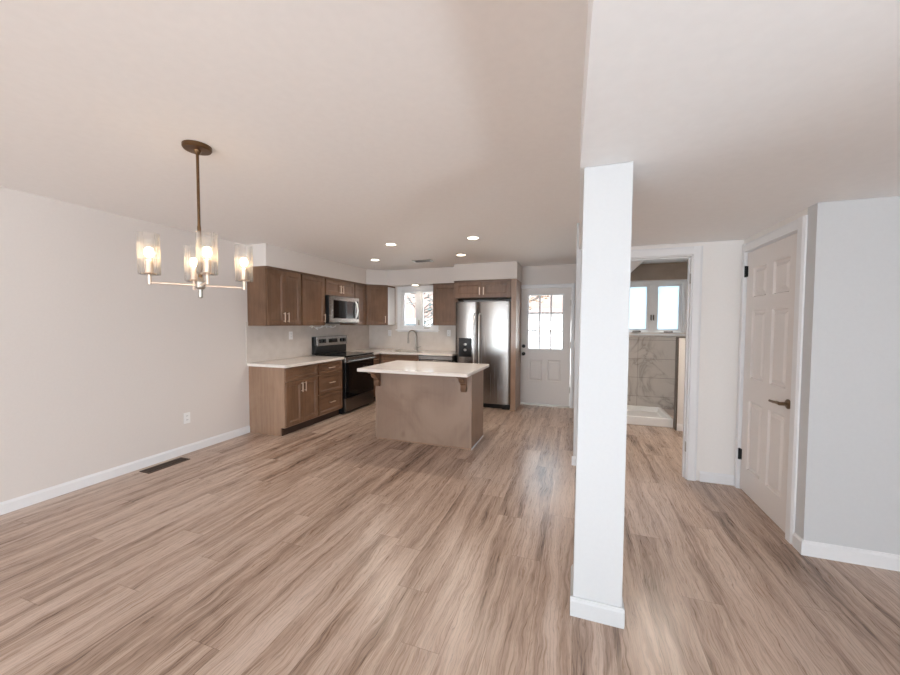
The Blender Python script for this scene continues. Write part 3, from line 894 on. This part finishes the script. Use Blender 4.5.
# L-shaped worktop with a sink cut-out, one continuous shell
bm = bmesh.new()
xs = sorted([xa, XL + 0.635, SX0, SX1, xb])
ysv = sorted([5.597, ya, SY0, SY1, yb])
def solid(i, j):
    cx, cy = (xs[i] + xs[i + 1]) / 2, (ysv[j] + ysv[j + 1]) / 2
    if cy < ya and cx > XL + 0.635:
        return False
    if SX0 < cx < SX1 and SY0 < cy < SY1:
        return False
    return True
NX, NY = len(xs) - 1, len(ysv) - 1
mbc = MB()
for i in range(NX):
    for j in range(NY):
        if not solid(i, j):
            continue
        x0, x1, y0, y1 = xs[i], xs[i + 1], ysv[j], ysv[j + 1]
        mbc.add([(x0, y0, CT1), (x1, y0, CT1), (x1, y1, CT1), (x0, y1, CT1)], [(0, 1, 2, 3)])
        mbc.add([(x0, y0, CT0), (x1, y0, CT0), (x1, y1, CT0), (x0, y1, CT0)], [(3, 2, 1, 0)])
        for (di, dj, e) in ((-1, 0, ((x0, y1), (x0, y0))), (1, 0, ((x1, y0), (x1, y1))), (0, -1, ((x0, y0), (x1, y0))), (0, 1, ((x1, y1), (x0, y1)))):
            a_, b2 = i + di, j + dj
            if 0 <= a_ < NX and 0 <= b2 < NY and solid(a_, b2):
                continue
            (p, q), (r_, s_) = e
            mbc.add([(p, q, CT0), (r_, s_, CT0), (r_, s_, CT1), (p, q, CT1)], [(0, 1, 2, 3)])
bm.free()
tag(mbc.build('countertop', M['quartz'], weld=True), 'white quartz corner counter running under the window around the sink', 'countertop')
sk = thing('sink', 'stainless undermount sink below the kitchen window', 'sink', ((SX0 + SX1) / 2, (SY0 + SY1) / 2, CT0))
hw, hd = (SX1 - SX0) / 2, (SY1 - SY0) / 2
bowl = MB()
z_, zb = -0.0015, -0.2
o_, i_ = 0.012, 0.03
ring = lambda a, b2, z: [(-a, -b2, z), (a, -b2, z), (a, b2, z), (-a, b2, z)]
bowl.add(ring(hw + o_, hd + o_, z_) + ring(hw, hd, z_) + ring(hw - i_, hd - i_, zb) + ring(hw + o_, hd + o_, zb - 0.01),
         [(0, 1, 5, 4), (1, 2, 6, 5), (2, 3, 7, 6), (3, 0, 4, 7), (4, 5, 9, 8), (5, 6, 10, 9), (6, 7, 11, 10), (7, 4, 8, 11), (8, 9, 10, 11), (1, 0, 12, 13), (2, 1, 13, 14), (3, 2, 14, 15), (0, 3, 15, 12), (15, 14, 13, 12)])
bowl.build('bowl', M['steel_h'], sk, weld=True)
MB().lathe([(0.045, zb + 0.001), (0.045, zb + 0.004), (0.02, zb + 0.004)], (0, 0, 0)).build('drain', M['nickel'], sk)
fx = -2.94
fa = thing('faucet', 'brushed nickel gooseneck faucet standing behind the sink', 'faucet', (fx, YB - 0.085, CT1))
MB().lathe([(0.03, 0), (0.03, 0.008), (0.024, 0.014), (0.022, 0.07), (0.016, 0.078)], (0, 0, 0)).build('base', M['nickel'], fa, smooth=40)
pts = [(0, 0, 0.07), (0, 0, 0.30)] + [(-0.055 + 0.055 * math.cos(t), -0.055 + 0.055 * math.cos(t), 0.30 + 0.085 * math.sin(t)) for t in [PI * k / 12 for k in range(1, 13)]] + [(-0.11, -0.11, 0.25)]
MB().tube(pts, 0.0125, 12).build('neck', M['nickel'], fa, smooth=40)
MB().tube([(-0.11, -0.11, 0.255), (-0.11, -0.11, 0.24), (-0.11, -0.11, 0.14)], [0.014, 0.019, 0.021], 14).build('spray_head', M['nickel'], fa, smooth=40)
MB().tube([(0.018, 0, 0.05), (0.05, -0.005, 0.055), (0.12, -0.02, 0.085)], [0.012, 0.009, 0.007], 10).build('lever', M['nickel'], fa, smooth=40)

# ------------------------------------------------------------ range
ry0, ry1 = 4.758, 5.592
rw = ry1 - ry0
rg = thing('range', 'black and stainless electric range between base cabinets', 'range', (XL + 0.012, ry0, 0), RL)
MB().box(0.002, -0.60, 0.03, rw - 0.002, -0.01, 0.90).box(0.03, -0.55, 0.0, rw - 0.03, -0.05, 0.03).build('body', M['black'], rg)
MB().box(0.0, -0.635, 0.901, rw, -0.072, 0.922).build('cooktop', M['blackglass'], rg, bevel=0.004)
for (bx, by, br) in ((0.2, -0.48, 0.1), (0.62, -0.48, 0.085), (0.2, -0.22, 0.075), (0.62, -0.22, 0.1)):
    MB().lathe([(br, 0.9221), (br, 0.9225), (br - 0.004, 0.9225), (br - 0.004, 0.9221)], (bx, by, 0), 32, closed=True).build('burner_ring', M['slot'], rg)
od = MB().box(0.004, -0.638, 0.255, rw - 0.004, -0.601, 0.812).build('oven_door', M['blackglass'], rg, bevel=0.003)
MB().box(0.004, -0.640, 0.813, rw - 0.004, -0.601, 0.898).build('door_trim', M['steel_h'], od, bevel=0.003, label='stainless strip')
MB().tube([(0.04, -0.692, 0.835), (rw / 2, -0.698, 0.835), (rw - 0.04, -0.692, 0.835)], 0.014, 12).box(0.06, -0.69, 0.825, 0.085, -0.638, 0.845).box(rw - 0.085, -0.69, 0.825, rw - 0.06, -0.638, 0.845).build('handle', M['steel_h'], od, smooth=40, label='stainless bar handle')
MB().box(0.004, -0.636, 0.045, rw - 0.004, -0.601, 0.248).build('storage_drawer', M['steel_d'], rg, bevel=0.003)
bgd = MB().box(0.0, -0.07, 0.923, rw, -0.005, 1.075).build('back_guard', M['black'], rg, bevel=0.004)
cpn = MB().prism([(-0.100, 1.06), (-0.085, 1.213), (-0.03, 1.213), (-0.071, 1.06)], 0.02, rw - 0.0, 'x').build('control_panel', M['steel_h'], bgd, bevel=0.003, label='stainless control panel')
MB().box(-0.0, -0.06, 1.06, 0.019, -0.005, 1.21).box(0.02, -0.0299, 1.076, rw, -0.005, 1.205).build('panel_back', M['black'], bgd)
def on_panel(x0, x1, z0, z1):
    f = lambda z: -0.100 + (z - 1.06) / 0.153 * 0.015
    mb = MB()
    for (a_, b2) in ((x0, x1),):
        mb.add([(a_, f(z0) - 0.003, z0), (b2, f(z0) - 0.003, z0), (b2, f(z1) - 0.003, z1), (a_, f(z1) - 0.003, z1), (a_, f(z0) + 0.002, z0), (b2, f(z0) + 0.002, z0), (b2, f(z1) + 0.002, z1), (a_, f(z1) + 0.002, z1)],
               [(0, 1, 2, 3), (0, 4, 5, 1), (1, 5, 6, 2), (2, 6, 7, 3), (3, 7, 4, 0), (7, 6, 5, 4)])
    return mb
for x0, x1 in ((0.075, 0.235), (0.315, 0.54), (0.62, 0.78)):
    on_panel(x0, x1, 1.105, 1.172).build('display', M['blackglass'], cpn)
for k in (0.115, 0.195, 0.66, 0.74):
    mb = MB().lathe([(0.022, 0.0), (0.020, 0.018), (0.008, 0.019)], (0, 0, 0), 18, 'y')
    mb.v = [(k + x, -0.096 - y, 1.138 + z) for x, y, z in mb.v]
    mb.build('knob', M['black'], cpn, smooth=40)

# ------------------------------------------------------------ microwave
my0, my1 = 4.716, 5.498
mw = my1 - my0
mz0, mz1 = 1.425, 1.868
mo = thing('microwave', 'stainless over-the-range microwave under the short wall cabinet', 'microwave', (XL + 0.012, my0, mz0), RL)
mh = mz1 - mz0
MB().box(0.002, -0.375, 0.012, mw - 0.002, -0.002, mh).build('case', M['black'], mo, bevel=0.003)
MB().box(0.002, -0.38, 0.0, mw - 0.002, -0.02, 0.011).build('vent_base', M['black'], mo)
md = MB().slab(0.004, 0.02, mw - 0.004, mh - 0.004, -0.402, -0.376, panels=[(0.075, 0.085, mw - 0.09, mh - 0.07)], prof=[(0, 0), (0.003, 0.006), (0.003, 0.006)]).build('door', M['steel_h'], mo, bevel=0.003)
MB().box(0.080, -0.3975, 0.09, mw - 0.095, -0.3955, mh - 0.075).build('window', M['blackglass'], md, label='black glass window')
MB().box(mw - 0.075, -0.4045, 0.075, mw - 0.02, -0.4025, mh - 0.06).build('control_strip', M['blackglass'], md, label='black control strip')
MB().tube([(mw - 0.10, -0.403, 0.09), (mw - 0.10, -0.43, 0.13), (mw - 0.10, -0.447, mh / 2), (mw - 0.10, -0.43, mh - 0.11), (mw - 0.10, -0.403, mh - 0.07)], 0.012, 12).build('handle', M['bright_steel'], md, smooth=60, label='curved stainless handle')
# white looping strip seen below the microwave
cpts = []
for k in range(90):
    t = k / 89
    cpts.append((XL + 0.20 + 0.03 * math.sin(11 * t * PI), 4.50 + 0.62 * t, 1.377 + 0.014 * math.sin(15 * t * PI) - 0.035 * math.exp(-((t - 0.25) / 0.09) ** 2)))
tag(MB().tube(cpts, 0.0055, 8).build('squiggle', M['plate'], smooth=60), 'thin white looping strip below the microwave and wall cabinet', 'squiggle')

# ------------------------------------------------------------ refrigerator
fr = thing('refrigerator', 'tall stainless side by side refrigerator with black water dispenser', 'refrigerator', (XFL, YB, 0))
fw = XFR - XFL - 0.006
FD = YB - 5.963                     # depth to the door faces
MB().box(0.006, -FD + 0.085, 0.02, fw - 0.004, -0.02, 1.785).build('cabinet', M['black'], fr, bevel=0.004)
MB().box(0.02, -FD + 0.03, 0.008, fw - 0.01, -FD + 0.084, 0.075).box(fw - 0.14, -FD + 0.005, 0.0, fw - 0.02, -FD + 0.06, 0.06).build('grille', M['black'], fr, bevel=0.003)
split = 0.398
def fridge_door(x0, x1, name, hole=None):
    # slightly bowed door front
    z0, z1 = 0.085, 1.80
    n = 18
    mb = MB()
    poly = []
    for k in range(n + 1):
        t = k / n
        x = x0 + (x1 - x0) * t
        e = 4 * t * (1 - t)
        y = -FD + 0.026 * (1 - e) ** 1.0
        if k == 0 or k == n:
            y += 0.012
        poly.append((x, y))
    poly += [(x1, -FD + 0.083), (x0, -FD + 0.083)]
    mb.prism(poly, z0, z1, 'z')
    return mb.build(name, M['steel'], fr, smooth=30, bevel=0.0)
dl = fridge_door(0.004, split - 0.003, 'freezer_door')
dr = fridge_door(split + 0.003, fw - 0.002, 'fridge_door')
def bar(x):
    y = -FD
    return MB().tube([(x, y + 0.008, 0.52), (x, y - 0.035, 0.56), (x, y - 0.045, 0.8), (x, y - 0.048, 1.06), (x, y - 0.045, 1.34), (x, y - 0.035, 1.56), (x, y + 0.008, 1.60)], 0.013, 12)
bar(split - 0.045).build('handle', M['bright_steel'], dl, smooth=60, label='bright vertical bar handle')
bar(split + 0.045).build('handle', M['bright_steel'], dr, smooth=60, label='bright vertical bar handle')
dp = MB().box(0.075, -FD - 0.002, 0.86, 0.305, -FD + 0.03, 1.185).build('dispenser', M['greyglass'], dl, bevel=0.004, label='black water and ice dispenser')
for z in (0.98, 1.075):
    mb = MB().lathe([(0.028, 0), (0.024, 0.012), (0.01, 0.014)], (0, 0, 0), 18, 'y')
    mb.v = [(0.19 + x, -FD - 0.002 - y, z + q * 0.75) for x, y, q in mb.v]
    mb.build('paddle', M['nickel'], dp, smooth=40)
MB().box(fw - 0.075, -FD + 0.0055, 1.725, fw - 0.045, -FD + 0.008, 1.74).build('badge', M['nickel'], dr)
for x0 in (0.03, fw - 0.09):
    MB().box(x0, -FD + 0.03, 1.801, x0 + 0.06, -FD + 0.12, 1.815).build('hinge_cover', M['black'], fr)

# ------------------------------------------------------------ island
IX0, IX1, IY0, IY1 = -2.352, -1.115, 3.927, 4.489
il = thing('kitchen_island', 'taupe wood kitchen island with corbels under a white counter', 'island', ((IX0 + IX1) / 2, (IY0 + IY1) / 2, 0))
ox, oy = (IX0 + IX1) / 2, (IY0 + IY1) / 2
MB().box(IX0 - ox, IY0 - oy, 0, IX1 - ox, IY1 - oy - 0.02, 0.884).build('cabinet_box', M['island'], il, bevel=0.002)
MB().box(IX0 - ox, IY0 - oy - 0.005, 0.0, IX1 - ox - 0.001, IY0 - oy - 0.0005, 0.018).build('floor_moulding', M['cab_box'], il)
MB().box(IX1 - ox + 0.0005, IY0 - oy, 0.0, IX1 - ox + 0.008, IY1 - oy - 0.03, 0.014).build('side_moulding', M['trim'], il, label='thin white strip along the floor')
for x0 in (IX0 - ox, IX1 - ox - 0.021):
    MB().box(x0, IY0 - oy - 0.004, 0.018, x0 + 0.021, IY0 - oy - 0.0005, 0.884).build('corner_strip', M['island'], il)
for xc in (-2.31, -1.20):
    prof = [(0, 0.0), (0, -0.215), (-0.03, -0.225), (-0.05, -0.205), (-0.055, -0.175), (-0.045, -0.15), (-0.06, -0.125), (-0.095, -0.11), (-0.12, -0.09), (-0.125, -0.065), (-0.15, -0.05), (-0.185, -0.045), (-0.215, -0.03), (-0.22, 0.0)]
    MB().prism([(IY0 - oy - 0.0045 + y, 0.884 + z) for y, z in prof], xc - ox - 0.032, xc - ox + 0.032, 'x').build('corbel', M['cab'], il, bevel=0.003)
wdl = IX1 - IX0
for k in range(2):
    x0 = IX0 - ox + 0.012 + k * wdl / 2
    x1 = x0 + wdl / 2 - 0.024
    dd = MB().slab(-x1, 0.12, -x0, 0.87, IY0 - oy, IY0 - oy + 0.018, panels=[(-x1 + 0.055, 0.175, -x0 - 0.055, 0.815)], prof=SHAKER)
    dd.v = [(-x, -(y - (IY0 - oy)) + (IY1 - oy), z) for x, y, z in dd.v]
    dd.build('door', M['cab'], il, bevel=0.002)
tag(MB().box(-2.352, 3.522, 0.8855, -1.046, 4.50, 0.922).build('countertop', M['quartz'], bevel=0.005), 'large white quartz slab on top of the kitchen island', 'countertop')

# ------------------------------------------------------------ chandelier
chx, chy = -2.045, 1.503
ch = thing('chandelier', 'four light bronze chandelier with fluted glass shades', 'chandelier', (chx, chy, ZC))
MB().lathe([(0.072, -0.001), (0.072, -0.016), (0.066, -0.024), (0.02, -0.026), (0.012, -0.045), (0.008, -0.05)], (0, 0, 0), 36).build('canopy', M['bronze'], ch, smooth=35)
MB().tube([(0, 0, -0.04), (0, 0, -0.45)], 0.0075, 12).tube([(0, 0, -0.45), (0, 0, -0.52), (0, 0, -0.74)], [0.0095, 0.0095, 0.0095], 12).build('rod', M['bronze'], ch, smooth=40)
MB().lathe([(0.0095, -0.74), (0.016, -0.755), (0.024, -0.765), (0.024, -0.797), (0.018, -0.805), (0.011, -0.808), (0.011, -0.853), (0.006, -0.858)], (0, 0, 0), 24).build('hub', M['nickel'], ch, smooth=35)
TH, RA, ZS, HS = -2.062, 0.225, 1.690 - ZC, 0.217
for k in range(4):
    a = TH + k * PI / 2
    cx_, cy_ = RA * math.cos(a), RA * math.sin(a)
    arm = MB().tube([(0.02 * math.cos(a), 0.02 * math.sin(a), -0.785), (cx_ * 0.98, cy_ * 0.98, -0.785)], 0.006, 10).tube([(cx_, cy_, -0.795), (cx_, cy_, ZS + 0.004)], 0.0085, 12).build('arm', M['champagne'], ch, smooth=40)
    MB().lathe([(0.030, ZS + 0.002), (0.034, ZS + 0.006), (0.018, ZS + 0.012), (0.018, ZS + 0.075), (0.012, ZS + 0.08)], (cx_, cy_, 0), 20).build('socket', M['champagne'], arm, smooth=40)
    MB().sphere((cx_, cy_, ZS + 0.118), 0.021, 16, 12, sz=1.3).build('bulb', M['bulb'], arm, smooth=60)
    ro = 0.0475
    MB().lathe([(ro - 0.003, ZS), (ro, ZS + 0.003), (ro, ZS + HS), (ro - 0.0035, ZS + HS), (ro - 0.0035, ZS + 0.004), (0.02, ZS + 0.004), (0.02, ZS)], (cx_, cy_, 0), 120, closed=True, rfun=lambda k_, s_: 0.0011 * math.cos(2 * PI * k_ * 24 / s_)).build('glass_shade', M['shade'], arm, smooth=50)

# ------------------------------------------------------------ recessed lights, vents, plates
def downlight(x, y, z, label, rad=0.062, power=23, group='recessed ceiling lights'):
    r = thing('recessed_light', label, 'light', (x, y, z), 0, group)
    MB().lathe([(rad + 0.016, -0.0005), (rad + 0.014, -0.005), (rad, -0.006), (rad, -0.0005)], (0, 0, 0), 32, closed=True).build('trim_ring', M['trim'], r, smooth=40)
    MB().lathe([(rad - 0.001, -0.0008), (rad - 0.001, -0.004), (rad - 0.004, -0.0045)], (0, 0, 0), 32).build('lens', M['lamp'], r)
    l = bpy.data.lights.new('downlight_beam', 'SPOT')
    l.energy, l.color, l.spot_size, l.spot_blend, l.shadow_soft_size = power, (1.0, 0.89, 0.77), math.radians(150), 0.8, 0.05
    o = bpy.data.objects.new('downlight_beam', l)
    COL.objects.link(o)
    o.parent = r
    o.location = (0, 0, -0.03)
downlight(-2.243, 4.131, ZC, 'round recessed ceiling light over the left end of the island')
downlight(-3.031, 5.059, ZC, 'round recessed ceiling light nearest the microwave')
downlight(-1.165, 4.122, ZC, 'round recessed ceiling light over the right end of the island')
downlight(-1.616, 5.085, ZC, 'round recessed ceiling light in front of the refrigerator')
downlight(-2.90, 6.28, ZUT, 'round recessed light in the soffit above the sink', power=4)
downlight(0.95, 4.75, ZB, 'unseen round light added in the bathroom ceiling', power=60)  # unseen lamp added to brighten the dark bathroom
cv = thing('ceiling_vent', 'small grey ceiling vent in front of the sink soffit', 'vent', (-2.348, 5.381, ZC))
mb = MB().slab(-0.16, -0.08, 0.16, 0.08, 0, 0.008, holes=[(-0.135, -0.055, 0.135, 0.055)])
mb.v = [(x, z, -0.0005 - 0.008 + y) for x, y, z in mb.v]
mb.build('frame', M['steel_d'], cv)
mb = MB()
for k in range(7):
    mb.box(-0.134, -0.05 + k * 0.0155, -0.007, 0.134, -0.044 + k * 0.0155, -0.001)
mb.build('louvres', M['slot'], cv)
fv = thing('floor_register', 'dark brown metal floor register by the left baseboard', 'vent', (-3.885, 2.455, 0.0), PI / 2)
mb = MB().slab(-0.195, -0.07, 0.195, 0.07, 0, 0.005, holes=[(-0.18, -0.05, 0.18, 0.05)])
mb.v = [(x, z, 0.0055 - y) for x, y, z in mb.v]
mb.build('frame', M['redtile'], fv)
MB().box(-0.179, -0.049, 0.0003, 0.179, 0.049, 0.0012).build('duct_plate', M['slot'], fv)
mb = MB()
for k in range(22):
    mb.box(-0.175 + k * 0.0163, -0.049, 0.0014, -0.170 + k * 0.0163, 0.049, 0.0045)
mb.box(-0.179, -0.004, 0.0014, 0.179, 0.004, 0.005)
mb.build('louvres', M['redtile'], fv)

def plate_thing(name, label, cat, loc, rz, two=True, w=0.072, h=0.118):
    r = thing(name, label, cat, loc, rz, None)
    MB().box(-w / 2, -0.006, -h / 2, w / 2, -0.0005, h / 2).build('cover_plate', M['plate'], r, bevel=0.002)
    if two:
        for z in (-0.022, 0.022):
            s_ = MB().box(-0.016, -0.008, z - 0.014, 0.016, -0.0055, z + 0.014).build('socket', M['plate'], r, bevel=0.002)
            MB().box(-0.008, -0.0086, z - 0.003, -0.005, -0.0078, z + 0.007).box(0.005, -0.0086, z - 0.003, 0.008, -0.0078, z + 0.007).build('slots', M['slot'], s_)
    else:
        MB().box(-0.016, -0.010, -0.033, 0.016, -0.0055, 0.033).build('rocker', M['plate'], r, bevel=0.002)
    return r
plate_thing('wall_outlet', 'white outlet low on the left dining wall', 'outlet', (XL, 2.775, 0.388), RL)
plate_thing('backsplash_outlet', 'white outlet on the backsplash above the left counter', 'outlet', (XL + 0.009, 4.316, 1.247), RL)
plate_thing('backsplash_outlet', 'white outlet on the backsplash left of the sink window', 'outlet', (-3.545, YB - 0.009, 1.235), 0)
plate_thing('backsplash_outlet', 'white outlet on the backsplash beside the refrigerator', 'outlet', (-2.29, YB - 0.009, 1.25), 0)
plate_thing('light_switch', 'white light switch on the kitchen partition end beside the rear door', 'switch', (-0.02, 4.12, 1.21), -PI / 2, two=False)

# ------------------------------------------------------------ bathroom fixtures
tb = thing('shower_base', 'low white shower base under the bathroom window', 'shower base', (0.11, 5.70, 0))
TW, TD, THt = 1.16, YB - 0.016 - 5.70, 0.125
oz = MB()
def rg4(x0, y0, x1, y1, z):
    return [(x0, y0, z), (x1, y0, z), (x1, y1, z), (x0, y1, z)]
oz.add(rg4(0, 0, TW, TD, 0) + rg4(0, 0, TW, TD, THt) + rg4(0.09, 0.09, TW - 0.05, TD - 0.04, THt) + rg4(0.11, 0.11, TW - 0.07, TD - 0.06, 0.05),
       [(3, 2, 1, 0)] + [(k, (k + 1) % 4, 4 + (k + 1) % 4, 4 + k) for k in range(4)] + [(4 + k, 4 + (k + 1) % 4, 8 + (k + 1) % 4, 8 + k) for k in range(4)] + [(8 + k, 8 + (k + 1) % 4, 12 + (k + 1) % 4, 12 + k) for k in range(4)] + [(12, 13, 14, 15)])
oz.build('basin', M['tub'], tb, bevel=0.012, weld=True)
MB().lathe([(0.05, 0.0502), (0.05, 0.053), (0.03, 0.054)], (TW / 2, TD / 2, 0)).build('drain', M['nickel'], tb)
struct('wall_pony', MB().box(1.285, 5.60, 0, 1.795, 5.70, 1.25), M['wall_hall'], 'half height wall at the end of the tub', 'wall')
struct('trim_6', MB().box(1.272, 5.585, 0, 1.2845, 5.702, 1.262).box(1.2845, 5.585, 1.251, 1.795, 5.702, 1.264), M['steel_d'], 'thin grey edge trim on the half wall', 'trim')
baseboard('baseboard_pony', (1.286, 5.5995, 0), (1.795, 5.5995, 0), 'white baseboard under the half wall in the bathroom')
# sloped underside of the stairs on the left of the bathroom
sl = MB().prism([(0.105, 1.86), (0.105, ZB - 0.002), (0.93, ZB - 0.002), (0.66, 2.13)], YB - 0.5, YB - 0.013, 'y')
struct('trim_7', sl, M['trim'], 'sloped white ceiling piece in the upper left of the bathroom', 'ceiling')

# ------------------------------------------------------------ outside
struct('floor', MB().box(-14, YB + 0.13, -0.35, 10, 30, -0.25), M['ground'], 'pale paved yard outside the rear door', 'ground')
struct('floor', MB().box(-14, -16, -0.35, 10, YF0 - 0.13, -0.25), M['ground'], 'pale paved ground outside the front windows', 'ground')
hs = thing('neighbour_house', 'pale house with a tan roof seen through the rear door', 'house', (0.5, 16, -1.25))
MB().box(-2.6, 0, 0, 6, 5, 3.1).build('wall', M['siding'], hs)
MB().prism([(-0.4, 3.1), (2.5, 5.0), (5.4, 3.1)], -3.0, 6.4, 'x').build('roof', M['roofing'], hs)
hs2 = thing('neighbour_house', 'pale grey house seen through the kitchen window', 'house', (-9.0, 19, -0.9))
MB().box(-3.5, 0, 0, 3.5, 5, 2.6).build('wall', M['siding'], hs2)
MB().prism([(-0.4, 2.6), (2.5, 4.6), (5.4, 2.6)], -3.9, 3.9, 'x').build('roof', M['roofing'], hs2)
for wx in (-2.4, -0.6, 1.2):
    MB().box(wx, -0.03, 1.4, wx + 0.9, -0.001, 2.3).build('window', M['greywin'], hs2)
fn = thing('yard_fence', 'white vinyl fence across the yard behind the house', 'fence', (0, 11.5, -0.25))
MB().box(-12, -0.02, 0.15, 8, 0.02, 1.15).build('boards', M['vinyl'], fn)
MB().box(-12, -0.05, 1.15, 8, 0.05, 1.25).build('rail', M['vinyl'], fn)
def bare_tree(label, loc, h, seed, leaf='leaf', low=0.35):
    rnd = random.Random(seed)
    t = thing('yard_tree', label, 'tree', loc, 0, 'yard trees')
    mb = MB()
    mb.tube([(0, 0, 0), (0.05, 0, h * 0.4), (0, 0.05, h * 0.7), (0.02, 0, h)], [0.12, 0.09, 0.06, 0.02], 8)
    tips = []
    for k in range(16):
        z = h * (low + (0.95 - low) * rnd.random())
        a_ = rnd.random() * 2 * PI
        L = 0.5 + 0.9 * rnd.random()
        e = (L * math.cos(a_), L * math.sin(a_), z + 0.4 * L)
        mb.tube([(0, 0, z), (e[0] * 0.5, e[1] * 0.5, z + 0.1), e], [0.03, 0.02, 0.006], 6)
        tips.append(e)
    tr = mb.build('trunk', M['bark'], t, smooth=60)
    lv = MB()
    for e in tips:
        for q in range(14):
            c_ = [e[i] * (0.6 + 0.5 * rnd.random()) + rnd.uniform(-0.2, 0.2) * (1 if i < 2 else 0.6) for i in range(2)] + [e[2] + rnd.uniform(-0.3, 0.2)]
            lv.sphere(c_, rnd.uniform(0.03, 0.06), 6, 4, sz=0.5)
    lv.build('leaves', M[leaf], t)
bare_tree('small tree with dry tan leaves outside the rear door', (-2.05, 13.2, -0.25), 3.4, 3, low=0.62)
bare_tree('small tree outside the kitchen window', (-5.7, 13.0, -0.25), 3.0, 5, 'greenleaf')
